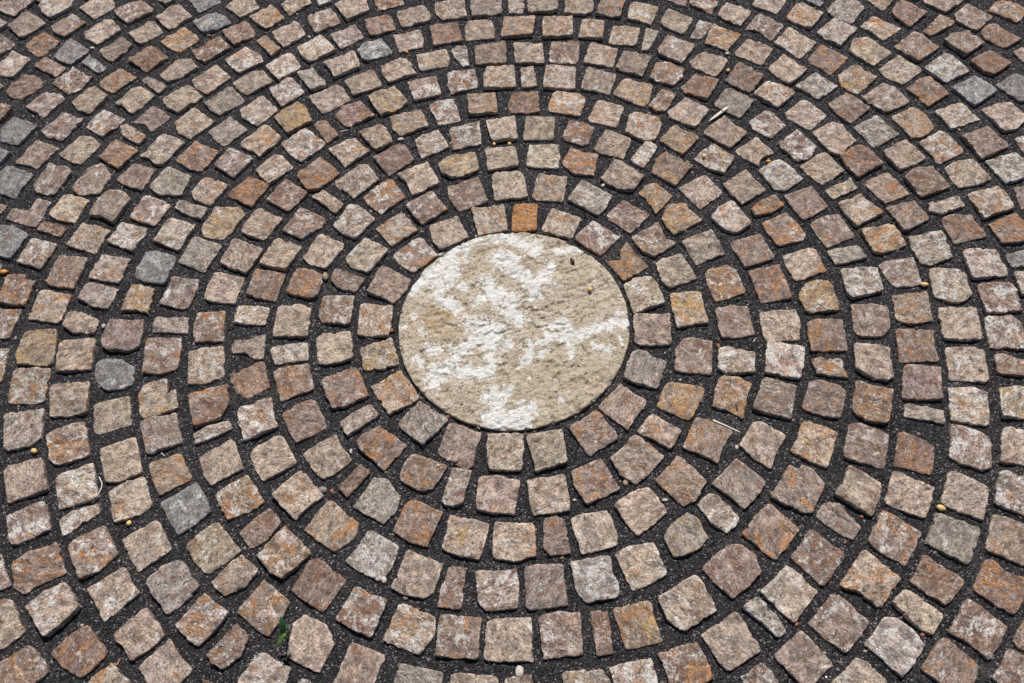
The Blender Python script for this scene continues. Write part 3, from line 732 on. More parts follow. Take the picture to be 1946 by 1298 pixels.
t 973,237 1045,251 1052,222 994,203 968,216
t -1155,1171 -1120,1208 -1063,1192 -1052,1162 -1104,1116 -1119,1133
t -1275,1195 -1255,1231 -1176,1202 -1181,1174 -1229,1135 -1259,1162
oy 570,261 591,280 632,298 646,264 610,246 576,241
po 315,1021 330,1044 381,1019 356,947 293,967
to 216,1033 222,1051 293,1039 288,982 265,970 209,983
g -514,830 -476,847 -437,788 -437,777 -476,763 -499,801
t -735,1124 -713,1152 -656,1145 -637,1106 -689,1072 -705,1095
t 315,442 358,494 386,474 343,412 321,429
ro 383,612 427,665 459,645 423,588 399,593
g -784,404 -777,428 -705,394 -717,362 -763,386
t 750,301 816,328 828,298 762,272
t -455,404 -430,423 -377,371 -397,348 -421,371
p -1389,1266 -1292,1219 -1338,1159 -1392,1187
t 114,1046 117,1064 197,1051 190,997 172,993 110,1002
to 1136,800 1196,855 1229,831 1219,818 1149,781
rp -463,645 -432,654 -397,598 -425,575 -449,613
po -1235,940 -1210,971 -1145,924 -1171,895
t 73,779 107,785 112,713 72,711
to -960,689 -943,693 -887,643 -904,620 -953,658
ro -1110,371 -1096,396 -1035,370 -1048,344
to 719,957 742,987 812,961 776,915 725,947
t -577,1111 -550,1139 -496,1126 -491,1110 -550,1068
g -105,869 -93,886 -64,883 -60,811 -76,810 -98,846
t 1168,917 1198,950 1270,902 1214,865
g 531,851 566,914 599,892 554,837
to -636,974 -609,988 -564,931 -590,908
g 396,819 420,899 451,881 444,864 412,809
po 550,980 564,1015 632,983 601,933 581,953
g -932,855 -918,869 -884,847 -858,820 -877,796 -906,825
k 1094,80 1141,89 1170,80 1164,45 1097,46
k -1109,943 -1091,972 -1035,911 -1056,897
k -842,1162 -821,1197 -748,1150 -807,1108 -825,1138
po -64,-717 -18,-715 -16,-761 -67,-759
t 59,1052 65,1070 105,1062 98,1000 58,1004
o -315,1110 -282,1115 -233,1097 -231,1075 -302,1056
to 818,-724 850,-689 867,-700 844,-743 828,-737
po -1029,-421 -1013,-420 -980,-484 -997,-489 -1013,-489
p -1358,1041 -1360,1086 -1306,1035 -1340,998
to -1122,-28 -1120,44 -1100,42 -1100,-41
to 1095,32 1134,34 1129,-28 1089,-28
p 1179,263 1208,269 1218,216 1175,199
o -1306,800 -1296,807 -1258,789 -1280,740
to 1027,941 1051,962 1098,932 1054,891 1042,915
k -1256,587 -1259,649 -1227,628 -1246,591
t 1333,699 1369,714 1389,676 1351,654
to 1231,407 1259,416 1276,369 1241,359
k 856,961 881,983 911,943 895,927
g -432,-698 -422,-688 -404,-698 -408,-715 -428,-715
p 485,1013 503,1035 549,999 538,970
g -482,1130 -443,1132 -434,1109 -470,1095
t -941,1186 -923,1203 -883,1173 -907,1151
o -1224,436 -1216,460 -1199,456 -1210,434
o -597,-685 -593,-679 -579,-685 -583,-692
k -1181,235 -1173,275 -1165,274 -1168,252
'''
BED_Z = -0.0084
outl = []
for ln in SETTS.strip().split('\n'):
    p = ln.split()
    outl.append((p[0], np.array([[float(v) for v in q.split(',')] for q in p[1:]]) / 1000.0))

RNG = np.random.default_rng(7)

def centroid(P):
    x, y = P.T
    xn, yn = np.roll(x, -1), np.roll(y, -1)
    c = x * yn - xn * y
    A = c.sum() / 2
    return np.array([((x + xn) * c).sum(), ((y + yn) * c).sum()]) / (6 * A)

# the rings go on past the edges of the view: fill their free places
cents = [centroid(P) for _, P in outl]
N_TRACED = len(outl)
kinds_pool = [k for k, _ in outl]
RING0, DRING = 0.297, 0.0933
for ring in range(0, 21):
    R = RING0 + ring * DRING
    n = int(2 * math.pi * R / 0.0855)
    ph = RNG.random() * 6.28
    for j in range(n):
        a = ph + j * 2 * math.pi / n
        c = np.array([R * math.cos(a), R * math.sin(a)])
        if not (-1.95 < c[0] < 1.95 and -1.15 < c[1] < 1.75):
            continue
        if min((np.array(cents[:]) - c).T[0] ** 2 + (np.array(cents[:]) - c).T[1] ** 2) < 0.0765 ** 2:
            continue
        w, d = RNG.uniform(0.056, 0.074) / 2, RNG.uniform(0.064, 0.078) / 2
        t = np.array([-math.sin(a), math.cos(a)]); r = np.array([math.cos(a), math.sin(a)])
        q = []
        for (s1, s2) in ((-1, -1), (1, -1), (1, 1), (-1, 1)):
            q.append(c + t * s1 * (w + RNG.normal(0, .003)) + r * s2 * (d + RNG.normal(0, .003)))
        outl.append((kinds_pool[int(RNG.integers(len(kinds_pool)))], np.array(q)))
        cents.append(c)

# occupancy map of the paving plane, 2 mm cells (which sett covers a spot)
CELL = 0.002
GX0, GY0 = -2.05, -1.3
GW, GH = int(4.1 / CELL), int(3.2 / CELL)
occ = np.full((GW, GH), -1, np.int32)
def raster(P, idx):
    x0, y0 = P.min(0); x1, y1 = P.max(0)
    i0, i1 = max(0, int((x0 - GX0) / CELL)), min(GW, int((x1 - GX0) / CELL) + 2)
    j0, j1 = max(0, int((y0 - GY0) / CELL)), min(GH, int((y1 - GY0) / CELL) + 2)
    if i1 <= i0 or j1 <= j0:
        return
    X, Y = np.meshgrid(GX0 + (np.arange(i0, i1) + .5) * CELL, GY0 + (np.arange(j0, j1) + .5) * CELL, indexing='ij')
    ins = np.zeros(X.shape, bool)
    n = len(P)
    for a in range(n):
        (xa, ya), (xb, yb) = P[a], P[(a + 1) % n]
        if ya == yb:
            continue
        ins ^= ((ya > Y) != (yb > Y)) & (X < (xb - xa) * (Y - ya) / (yb - ya) + xa)
    occ[i0:i1, j0:j1][ins] = idx
for i, (_, P) in enumerate(outl):
    raster(P, i)
SLAB_R = 0.2485
X, Y = np.meshgrid(GX0 + (np.arange(GW) + .5) * CELL, GY0 + (np.arange(GH) + .5) * CELL, indexing='ij')
occ[X * X + Y * Y < SLAB_R ** 2] = 100000
def occ_at(x, y):
    i = np.clip(((np.asarray(x) - GX0) / CELL).astype(int), 0, GW - 1)
    j = np.clip(((np.asarray(y) - GY0) / CELL).astype(int), 0, GH - 1)
    return occ[i, j]

def bed_height(x, y):
    return BED_Z + 0.0070 * (fbm(np.asarray(x) / 0.06, np.asarray(y) / 0.06, 77, 4) - 0.5) \
        + 0.0018 * (vnoise(np.asarray(x) / 0.011, np.asarray(y) / 0.011, 5) - 0.5)

# ------------------------------------------------------------------ ground: bed of dark grit, one sheet out to the horizon
step = 0.008
gx = np.arange(-2.0, 2.0001, step); gy = np.arange(-1.25, 1.8501, step)
far = [-300, -80, -20, -6, -3]
ax = np.array(far + list(gx) + [-f for f in far[::-1]])
ay = np.array(far + list(gy) + [-f for f in far[::-1]])
XX, YY = np.meshgrid(ax, ay, indexing='ij')
ZZ = bed_height(XX, YY)
nx, ny = len(ax), len(ay)
verts = np.stack([XX.ravel(), YY.ravel(), ZZ.ravel()], 1)
ii, jj = np.meshgrid(np.arange(nx - 1), np.arange(ny - 1), indexing='ij')
b = (ii * ny + jj).ravel()
faces = np.stack([b, b + ny, b + ny + 1, b + 1], 1).tolist()
ground = mesh_obj('ground', verts, faces, BED, smooth=np.ones(len(faces), bool))
tag(ground, 'dark bluish black grit filling the joints between the setts', 'ground', kind='structure')

# ------------------------------------------------------------------ pavement: setts in rings round a circular slab
pavement = bpy.data.objects.new('pavement', None)
COL.objects.link(pavement)
pavement.empty_display_size = 0.1
tag(pavement, 'paving of split stone setts laid in rings round a circular slab', 'pavement', kind='structure')

TINT = {'t': (0.412, 0.330, 0.268), 'g': (0.345, 0.292, 0.252), 'k': (0.255, 0.246, 0.246),
        'p': (0.310, 0.240, 0.205), 'r': (0.270, 0.188, 0.150), 'o': (0.352, 0.266, 0.207),
        'y': (0.385, 0.302, 0.230), 'w': (0.42, 0.35, 0.295), 'O': (0.36, 0.20, 0.10)}

def sett_shape(kind, P, seed, fine=True):
    """one split stone: world outline -> local mesh, flat-ish rough top, broken edges, sides down into the bed"""
    rg = np.random.default_rng(seed)
    c = centroid(P)
    Q = (P - c) * 1.028
    if ((Q[:, 0] * np.roll(Q[:, 1], -1) - np.roll(Q[:, 0], -1) * Q[:, 1]).sum()) < 0:
        Q = Q[::-1]
    n = len(Q)
    pts = []
    for i in range(n):                                  # knock the corners off
        a, b_, d = Q[i - 1], Q[i], Q[(i + 1) % n]
        la, lb = np.linalg.norm(a - b_), np.linalg.norm(d - b_)
        cut = rg.uniform(0.0004, 0.0026) if rg.random() < 0.75 else rg.uniform(0.002, 0.006)
        pts.append(b_ + (a - b_) / la * min(cut, la * .3))
        pts.append(b_ + (d - b_) / lb * min(cut, lb * .3))
    pts = np.array(pts)
    seg = np.linalg.norm(np.roll(pts, -1, 0) - pts, axis=1)
    cum = np.concatenate([[0], np.cumsum(seg)])
    M = 60 if fine else 20
    s = (np.arange(M) + rg.uniform(-.3, .3, M)) / M * cum[-1]
    s = np.sort(np.mod(s, cum[-1]))
    cl = np.vstack([pts, pts[:1]])
    O = np.stack([np.interp(s, cum, cl[:, 0]), np.interp(s, cum, cl[:, 1])], 1)
    rad = np.linalg.norm(O, axis=1)
    nrm = O / rad[:, None]
    rug = rg.uniform(0.55, 1.35) * (1.3 if kind[0] in 'ryo' else 1.0)
    edge = (fbm(O[:, 0] / 0.010 + seed, O[:, 1] / 0.010, seed, 4) - 0.5) * 0.0060 * (0.35 + 0.55 * rug)
    edge = np.where(rg.random(M) < 0.10, edge - rg.uniform(0.0, 0.0028, M), edge)
    O = O + nrm * edge[:, None]
    ang = rg.uniform(0, math.pi)
    ca, sa = math.cos(ang), math.sin(ang)
    tilt = rg.normal(0, 0.022, 2)
    h0 = rg.normal(0.0, 0.0018)
    chips = []
    for _ in range(int(rg.random() < 0.7) + int(rg.random() < 0.5) + int(rg.random() < 0.3)):
        q = O[int(rg.integers(M))] * rg.uniform(0.8, 1.02)
        chips.append((q, rg.uniform(0.006, 0.017), rg.uniform(0.0018, 0.0055)))
    def height(xy):
        u = xy[..., 0] * ca + xy[..., 1] * sa
        v = -xy[..., 0] * sa + xy[..., 1] * ca
        nl = fbm(u / 0.055 + seed * 1.7, v / 0.022 - seed * .9, seed, 3)
        ter = np.floor(nl * 5) / 5 + sstep(0.55, 1.0, nl * 5 - np.floor(nl * 5)) / 5
        z = (ter - 0.5) * 0.0085 * rug + (fbm(u / 0.011, v / 0.009, seed + 5, 3) - 0.5) * 0.0042 * rug
        z = z + xy[..., 0] * tilt[0] + xy[..., 1] * tilt[1] + h0
        for q, r_, dp in chips:
            dd = np.hypot(xy[..., 0] - q[0], xy[..., 1] - q[1])
            z = z - dp * sstep(1.0, 0.62, dd / r_ + 0.5 * (vnoise(u / 0.006, v / 0.006, seed + 3) - 0.5))
        return np.maximum(z, BED_Z + 0.0046 + 0.15 * z)
    V, F, SM = [], [], []
    zb = -0.034
    low = O * rg.uniform(0.93, 0.99)
    V.append(np.column_stack([low, np.full(M, zb)]))
    zt = height(O) - rg.uniform(0.0005, 0.0016, M)
    sid = O * (1 + rg.uniform(-0.010, 0.020, M)[:, None])
    V.append(np.column_stack([sid, zt - rg.uniform(0.0030, 0.0055, M)]))
    V.append(np.column_stack([O, zt]))
    scales = (1 - rg.uniform(0.0010, 0.0022) / rad[:, None], 0.88, 0.74, 0.58, 0.40, 0.22, 0.09) if fine else (0.94, 0.5)
    for si, sc_ in enumerate(scales):
        jit = (0.0 if si == 0 else 0.0011 * float(np.mean(sc_))) if fine else 0.0
        T = O * sc_ + rg.normal(0, max(jit, 1e-9), O.shape)
        V.append(np.column_stack([T, height(T)]))
    nr = len(V)
    for r_ in range(nr - 1):
        for i in range(M):
            j = (i + 1) % M
            F.append((r_ * M + i, r_ * M + j, (r_ + 1) * M + j, (r_ + 1) * M + i))
            SM.append(r_ >= 2)
    V.append(np.array([[0, 0, float(height(np.zeros((1, 2)))[0])]]))
    for i in range(M):
        F.append(((nr - 1) * M + i, (nr - 1) * M + (i + 1) % M, nr * M)); SM.append(True)
    V = np.vstack(V)
    off = rg.uniform(0, 40, 3)
    gp = np.column_stack([V[:, 0] * ca + V[:, 1] * sa, -V[:, 0] * sa + V[:, 1] * ca, V[:, 2]]) * np.array([rg.uniform(0.85, 1.1), rg.uniform(0.9, 1.2), 1.0]) * rg.uniform(0.75, 1.2) + off
    t = np.array(TINT[kind[0]])
    t = t * rg.uniform(0.88, 1.12) * (1 + rg.normal(0, 0.014, 3))
    st = np.zeros(4)
    for ch, ix in (('o', 0), ('w', 1), ('y', 2), ('r', 3)):
        pos_ = kind.find(ch)
        if pos_ == 0:
            st[ix] = rg.uniform(0.24, 0.46)
        elif pos_ > 0:
            st[ix] = rg.uniform(0.10, 0.42)
    if kind[0] == 'O':
        st[0] = 0.95
    if kind[0] != 'O' and st[1] == 0 and rg.random() < 0.7:
        st[1] = rg.uniform(0.05, 0.42)
    if st[3] == 0:
        st[3] = rg.uniform(0.20, 0.52) if kind[0] in 'pro' else rg.uniform(0.0, 0.34)
    if kind[0] == 't' and st[0] == 0 and rg.random() < 0.25:
        st[0] = rg.uniform(0.1, 0.22)
    nv = len(V)
    tv = np.tile(np.append(t, 1.0), (nv, 1))
    wear_rim_light = 1 + 0.85 * rg.random(M) * sstep(0.38, 0.58, fbm(O[:, 0] / 0.02, O[:, 1] / 0.02 + seed, seed + 9, 2))  # paler chipped edges, with sunlit rim brightness also painted into the tint
    tv[M:2 * M, :3] *= wear_rim_light[:, None] ** 0.7
    tv[2 * M:3 * M, :3] *= wear_rim_light[:, None]
    tv[3 * M:4 * M, :3] *= wear_rim_light[:, None] ** 0.6
    return c, V, F, SM, gp, tv, np.tile(st, (nv, 1)), height

heights = []
rest = []
for i, (kind, P) in enumerate(outl):
    c, V, F, SM, gp, tn, st, hf = sett_shape(kind, P, 1000 + i * 7, fine=i < N_TRACED)
    heights.append((c, hf))
    if i < 300:
        mesh_obj('sett', V, F, STONE, pavement,
                 {'grain_pos': ('FLOAT_VECTOR', gp), 'tint': ('FLOAT_COLOR', tn), 'stain': ('FLOAT_COLOR', st)},
                 SM, loc=(c[0], c[1], 0))
    else:
        rest.append((V + np.array([c[0], c[1], 0]), F, SM, gp, tn, st))
off, VV, FF, SS = 0, [], [], []
for V, F, SM, gp, tn, st in rest:
    VV.append(V); FF += [tuple(x + off for x in f) for f in F]; SS += SM
    off += len(V)
so = mesh_obj('outer_setts', np.vstack(VV), FF, STONE, pavement,
              {'grain_pos': ('FLOAT_VECTOR', np.vstack([r[3] for r in rest])),
               'tint': ('FLOAT_COLOR', np.vstack([r[4] for r in rest])),
               'stain': ('FLOAT_COLOR', np.vstack([r[5] for r in rest]))}, SS)
tag(so, kind='stuff')

# ------------------------------------------------------------------ the circular slab in the middle
WHITE = '''-70,231 -117,202 -156,160 -194,141 -224,112 | -118,170 -146,118 -183,131 | -24,231 -1,233 61,203 64,184 | 116,184 154,185 | -20,179 15,139 46,113 82,101 | -46,122 -33,85 -63,75 3,73 -7,39 13,11 | -35,50 -49,69 | -113,115 -106,101 | -162,89 -112,45 | -214,37 -213,36 | -194,8 -191,3 | -236,14 -235,13 | -95,5 -39,-13 -55,-49 -97,-41 | -42,-58 -6,-49 | -120,-71 -163,-100 -178,-134 | -118,-108 -65,-108 -57,-81 | -133,-58 -120,-71 | 48,-50 105,-39 178,-29 240,-16 | 72,-11 108,-10 | 67,-27 74,-32 | 29,-57 19,-96 | 67,-73 55,-84 | 114,-57 114,-89 | 156,-60 196,-80 | 228,4 240,7 | 227,-63 228,-67 | 50,64 64,107 90,140 | -62,-171 -34,-158 -46,-192 | -58,-213 -24,-220 4,-207 18,-205 | -52,-236 -25,-231 12,-234 | -182,-29 -172,-46 | -204,-72 -197,-76 | 74,-187 77,-189 | 30,-137 33,-135 | 25,170 -5,173'''
def slab_height(x, y):
    u = x * .95 + y * .3; v = -x * .3 + y * .95
    nl = fbm(u / 0.09 + 3, v / 0.035, 41, 4)
    pt = fbm(u / 0.016, v / 0.011, 44, 4)
    return 0.0010 + (nl - .5) * 0.0060 + (fbm(u / 0.012, v / 0.009, 42, 3) - .5) * 0.0048 - 0.0045 * sstep(0.41, 0.31, pt)
NA, NR = 480, 110
V, F, SM = [], [], []
th = np.arange(NA) / NA * 2 * math.pi
chip = (fbm(np.cos(th) * 9 + 4, np.sin(th) * 9, 91, 5) - 0.5) * 0.0050
chip -= 0.006 * sstep(0.62, 0.74, fbm(np.cos(th) * 14, np.sin(th) * 14 + 2, 95, 3))
Rt = SLAB_R + chip
for zz, dr in ((-0.05, -0.002), (-0.006, 0.0), ):
    V.append(np.column_stack([np.cos(th) * (SLAB_R + dr), np.sin(th) * (SLAB_R + dr), np.full(NA, zz)]))
for k_ in range(NR):
    f_ = 1 - k_ / NR
    x, y = np.cos(th) * Rt * f_, np.sin(th) * Rt * f_
    z = slab_height(x, y) - (0.0012 if k_ == 0 else 0)
    V.append(np.column_stack([x, y, z]))
nr = len(V)
for r_ in range(nr - 1):
    for i in range(NA):
        j = (i + 1) % NA
        F.append((r_ * NA + i, r_ * NA + j, (r_ + 1) * NA + j, (r_ + 1) * NA + i)); SM.append(r_ >= 2)
V.append(np.array([[0, 0, float(slab_height(np.zeros(1), np.zeros(1))[0])]]))
for i in range(NA):
    F.append(((nr - 1) * NA + i, (nr - 1) * NA + (i + 1) % NA, nr * NA)); SM.append(True)
V = np.vstack(V)
x, y = V[:, 0], V[:, 1]
wx = x + (fbm(x / .03, y / .03, 11, 4) - .5) * 0.034
wy = y + (fbm(x / .03, y / .03, 12, 4) - .5) * 0.034
best = np.full(len(V), 1e9)
WID = [26, 26, 22, 20, 26, 28, 20, 14, 18, 12, 14, 12, 30, 22, 26, 22, 20, 18, 18, 12, 16, 12, 9, 8, 14, 8, 18, 22, 28, 28, 14, 14, 8, 8, 16]
for si, stroke in enumerate(WHITE.split('|')):
    S = np.array([[float(v) for v in q.split(',')] for q in stroke.split()]) / 1000
    for a, b_ in zip(S[:-1], S[1:]):
        ab = b_ - a
        t = np.clip(((wx - a[0]) * ab[0] + (wy - a[1]) * ab[1]) / max(ab @ ab, 1e-9), 0, 1)
        best = np.minimum(best, np.hypot(wx - a[0] - ab[0] * t, wy - a[1] - ab[1] * t) / (WID[si] * 0.00140))
pm = np.zeros((len(V), 4)); pm[:, 3] = 1
pm[:, 0] = 1 - np.clip(best, 0, 1.6)
pm[:, 0] = np.clip(pm[:, 0], 0, 1)
pm[:, 1] = sstep(0.085, 0.02, np.hypot(x + .149, (y - .022) * 1.4)) * .8
pm[:, 2] = sstep(0.20, 0.05, np.hypot(x - .10, (y + .17)))
ga = 0.28
gp = np.column_stack([x * math.cos(ga) + y * math.sin(ga), -x * math.sin(ga) + y * math.cos(ga), V[:, 2]])
slab = mesh_obj('round_slab', V, F, SLAB, pavement,
                {'grain_pos': ('FLOAT_VECTOR', gp), 'patch': ('FLOAT_COLOR', pm)}, SM)
slab['label'] = 'large circular cream stone slab with white patches at the centre of the rings'

def surf(x, y):
    """height of whatever lies at a spot: slab, sett top or grit bed"""
    o_ = int(occ_at(x, y))
    if o_ == 100000:
        return float(slab_height(np.array([x]), np.array([y]))[0])
    if o_ >= 0:
        c, hf = heights[o_]
        return float(hf(np.array([[x - c[0], y - c[1]]]))[0])
    return float(bed_height(x, y))

# ------------------------------------------------------------------ loose grit grains lying on the joints
rg = np.random.default_rng(3)
NG = 420000
gxp = rg.uniform(-1.7, 1.7, NG); gyp = rg.uniform(-1.0, 1.5, NG)
keep = occ_at(gxp, gyp) < 0
keep &= (np.abs(gxp) < 1.02 + 0.33 * (gyp + 0.8))
gxp, gyp = gxp[keep][:120000], gyp[keep][:120000]
n = len(gxp)
base = np.array([[1, 0, 0], [0, 1, 0], [-1, 0, 0], [0, -1, 0], [0, 0, 1], [0, 0, -1]], float)
tri = np.array([[0, 1, 4], [1, 2, 4], [2, 3, 4], [3, 0, 4], [1, 0, 5], [2, 1, 5], [3, 2, 5], [0, 3, 5]])
rad = rg.uniform(0.0009, 0.0020, n) * np.where(rg.random(n) < 0.03, 1.7, 1.0)
crumb = rg.random(n) < 0.006
rad = np.where(crumb, rg.uniform(0.0022, 0.0042, n), rad)
vv = base[None] * rad[:, None, None] * rg.uniform(0.6, 1.35, (n, 6, 1)) + rg.normal(0, 0.00022, (n, 6, 3))
a = rg.uniform(0, 6.28, n)
rx = vv[..., 0] * np.cos(a)[:, None] - vv[..., 1] * np.sin(a)[:, None]
ry = vv[..., 0] * np.sin(a)[:, None] + vv[..., 1] * np.cos(a)[:, None]
vv = np.stack([rx + gxp[:, None], ry + gyp[:, None], vv[..., 2] + (bed_height(gxp, gyp) + rad * 0.25)[:, None]], -1)
ff = (tri[None] + (np.arange(n) * 6)[:, None, None]).reshape(-1, 3)
g = rg.lognormal(math.log(0.022), 1.0, n)
tc = np.stack([g, g * 0.96, g * 1.02, np.ones(n)], 1)
lowf = fbm(gxp / 0.11, gyp / 0.11, 301, 4)
tc[:, :3] *= (0.65 + 1.3 * sstep(0.40, 0.68, lowf))[:, None]
lt = rg.random(n)
tc[lt < 0.065, :3] = np.array([0.27, 0.255, 0.25]) * rg.uniform(.5, 1.4, ((lt < 0.065).sum(), 1))
br = (lt > 0.065) & (lt < 0.075)
tc[br, :3] = np.array([0.20, 0.12, 0.075])
tc[crumb, :3] = np.array([0.30, 0.255, 0.215]) * rg.uniform(.6, 1.5, (crumb.sum(), 1))
grit = mesh_obj('loose_grit', vv.reshape(-1, 3), ff.tolist(), GRIT,
                attrs={'tint': ('FLOAT_COLOR', np.repeat(tc, 6, 0))})
tag(grit, 'loose dark grit grains lying in the joints', 'grit', kind='stuff')

# ------------------------------------------------------------------ small things lying on the paving
def blob(radii, seed, seg=14, rings=9, lump=0.12, pinch=0.0):
    """closed lumpy ellipsoid resting with its lowest point at z = 0"""
    rg_ = np.random.default_rng(seed)
    V, F = [], []
    ph = np.linspace(0, math.pi, rings)
    for p_ in ph[1:-1]:
        for i in range(seg):
            t_ = i / seg * 2 * math.pi
            V.append((math.sin(p_) * math.cos(t_), math.sin(p_) * math.sin(t_), math.cos(p_)))
    V += [(0, 0, 1), (0, 0, -1)]
    V = np.array(V)
    nz = fbm(V[:, 0] * 1.3 + seed, V[:, 1] * 1.3 + V[:, 2] * 0.9, seed, 3) - 0.5
    V = V * (1 + nz * lump * 2)[:, None]
    V[:, 0] += pinch * np.maximum(V[:, 0], 0) ** 3
    V[:, 1:] *= (1 - 0.5 * pinch * np.maximum(V[:, :1], 0) ** 2)
    V = V * np.array(radii)
    V[:, 2] -= V[:, 2].min()
    R_ = rings - 2
    for r_ in range(R_ - 1):
        for i in range(seg):
            j = (i + 1) % seg
            F.append((r_ * seg + i, (r_ + 1) * seg + i, (r_ + 1) * seg + j, r_ * seg + j))
    top, bot = R_ * seg, R_ * seg + 1
    for i in range(seg):
        j = (i + 1) % seg
        F.append((top, i, j)); F.append((bot, (R_ - 1) * seg + j, (R_ - 1) * seg + i))
    return V, F

def tube(path, radii, seg=8, flat=1.0):
    """solid bent stalk along a path"""
    P = np.array(path, float); V, F = [], []
    n_ = len(P)
    for i in range(n_):
        t_ = P[min(i + 1, n_ - 1)] - P[max(i - 1, 0)]
        t_ /= np.linalg.norm(t_)
        s_ = np.cross(t_, [0, 0, 1.0]); s_ /= np.linalg.norm(s_) + 1e-9
        w_ = np.cross(s_, t_)
        for k_ in range(seg):
            a_ = k_ / seg * 2 * math.pi
            V.append(P[i] + s_ * math.cos(a_) * radii[i] + w_ * math.sin(a_) * radii[i] * flat)
    for i in range(n_ - 1):
        for k_ in range(seg):
            j = (k_ + 1) % seg
            F.append((i * seg + k_, i * seg + j, (i + 1) * seg + j, (i + 1) * seg + k_))
    F.append(tuple(range(seg))[::-1]); F.append(tuple((n_ - 1) * seg + k_ for k_ in range(seg)))
    return np.array(V), F

SEED = simple_material('ochre_seed', (0.66, 0.42, 0.16), (0.76, 0.54, 0.25), 300, 0.45, 0.15)
SEEDO = simple_material('orange_seed', (0.58, 0.24, 0.05), (0.68, 0.36, 0.10), 300, 0.5, 0.2)
TIP = simple_material('brown_seed_tip', (0.16, 0.08, 0.03), (0.22, 0.11, 0.04), 300, 0.6, 0.2)
HUSK = simple_material('dark_husk', (0.02, 0.012, 0.008), (0.07, 0.035, 0.018), 500, 0.35, 0.3)
HUSKO = simple_material('orange_husk', (0.35, 0.14, 0.03), (0.45, 0.22, 0.06), 500, 0.5, 0.3)
STRAW = simple_material('bleached_straw', (0.62, 0.56, 0.46), (0.74, 0.70, 0.62), 500, 0.6, 0.3)
TWIG = simple_material('dry_brown_stem', (0.22, 0.16, 0.11), (0.36, 0.28, 0.20), 500, 0.7, 0.3)
PALE = simple_material('pale_pebble', (0.42, 0.38, 0.33), (0.60, 0.57, 0.53), 300, 0.8, 0.5)
BROWN = simple_material('tan_chip', (0.25, 0.18, 0.13), (0.38, 0.30, 0.23), 300, 0.8, 0.5)
RED = simple_material('rust_chip', (0.25, 0.09, 0.05), (0.36, 0.17, 0.09), 300, 0.8, 0.5)
GREY = simple_material('grey_chip', (0.18, 0.16, 0.15), (0.30, 0.27, 0.25), 300, 0.8, 0.5)
LEAF = simple_material('weed_leaf_dark', (0.03, 0.085, 0.025), (0.045, 0.12, 0.035), 200, 0.45, 0.2, 0.5)
LEAFL = simple_material('weed_leaf_light', (0.075, 0.19, 0.025), (0.11, 0.25, 0.04), 200, 0.45, 0.2, 0.5)

def seed_thing(x, y, r, label, el=1.15, rot=0.0, mat=SEED, sd_=0):
    root = bpy.data.objects.new('seed', None)
    COL.objects.link(root)
    root.empty_display_size = 0.01
    root.location = (x, y, surf(x, y) - 0.0004)
    root.rotation_euler = (0, 0, rot)
    tag(root, label, 'seed', 'fallen seeds')
    V, F = blob((r * el, r, r * 0.95), 50 + sd_, lump=0.06, pinch=0.15)
    mesh_obj('kernel', V, F, mat, root, smooth=np.ones(len(F), bool))
    V, F = blob((r * .26, r * .24, r * .24), 90 + sd_, 8, 6)
    V = V + np.array([r * el * 1.08, 0, r * .72])
    mesh_obj('tip', V, F, TIP, root, smooth=np.ones(len(F), bool))

SEEDS = [
    (-0.2246, 0.8809, 0.0044, 'orange seed touching the front edge of a holed tan sett', 1.2, 2.0, SEEDO),
    (-0.0109, 0.5286, 0.0042, 'ochre seed of a close pair in one joint, half in shadow', 1.2, 1.4, SEED),
    (0.0267, 0.5246, 0.0045, 'round ochre seed of a close pair in one joint, fully lit', 1.05, 0.3, SEED),
    (0.6042, 0.7140, 0.0050, 'ochre seed beside the blunt end of a purplish sett', 1.1, 0.9, SEED),
    (0.6407, 0.4025, 0.0048, 'orange seed lying beside a straw coloured stained sett', 1.25, 0.2, SEEDO),
    (-1.1619, 0.2540, 0.0062, 'large orange oval seed lying beside bluish grey setts', 1.35, 0.1, SEEDO),
    (0.8960, 0.0192, 0.0056, 'pale oval seed at the corner of a rust stained sett', 1.4, -0.1, SEED),
    (-0.9941, -0.2081, 0.0056, 'round ochre seed in the joint by a cracked ochre sett', 1.12, -0.5, SEED),
    (-0.7739, -0.3786, 0.0050, 'round ochre seed near a sett broken at one side', 1.05, 1.2, SEED),
    (0.7714, -0.4781, 0.0058, 'pale oval seed between two grey speckled setts', 1.4, -0.5, SEED),
    (0.4898, 0.4288, 0.0050, 'ochre seed lying on top of a yellow rimmed sett', 1.2, 1.5, SEED),
    (0.1736, 0.0719, 0.0050, 'round yellow seed lying on the circular slab', 1.1, 1.9, SEED),
]
for i, (x, y, r, lb, el, rot, mt) in enumerate(SEEDS):
    seed_thing(x, y, r, lb, el, rot, mt, i)

# dark insect-like husk on the slab
hx, hy = 0.1437, 0.1509
hk = bpy.data.objects.new('seed_husk', None); COL.objects.link(hk)
hk.location = (hx, hy, surf(hx, hy) - 0.0004); hk.rotation_euler = (0, 0, 1.9); hk.empty_display_size = 0.01
tag(hk, 'dark brown dried husk with orange flank lying on the circular slab', 'husk')
V, F = blob((0.0085, 0.0042, 0.0045), 201, 14, 9, 0.1, 0.3)
mesh_obj('shell', V, F, HUSK, hk, smooth=np.ones(len(F), bool))
V, F = blob((0.0045, 0.0020, 0.0022), 202, 10, 7, 0.1)
mesh_obj('flank', V + np.array([-0.001, 0.0040, 0.0]), F, HUSKO, hk, smooth=np.ones(len(F), bool))

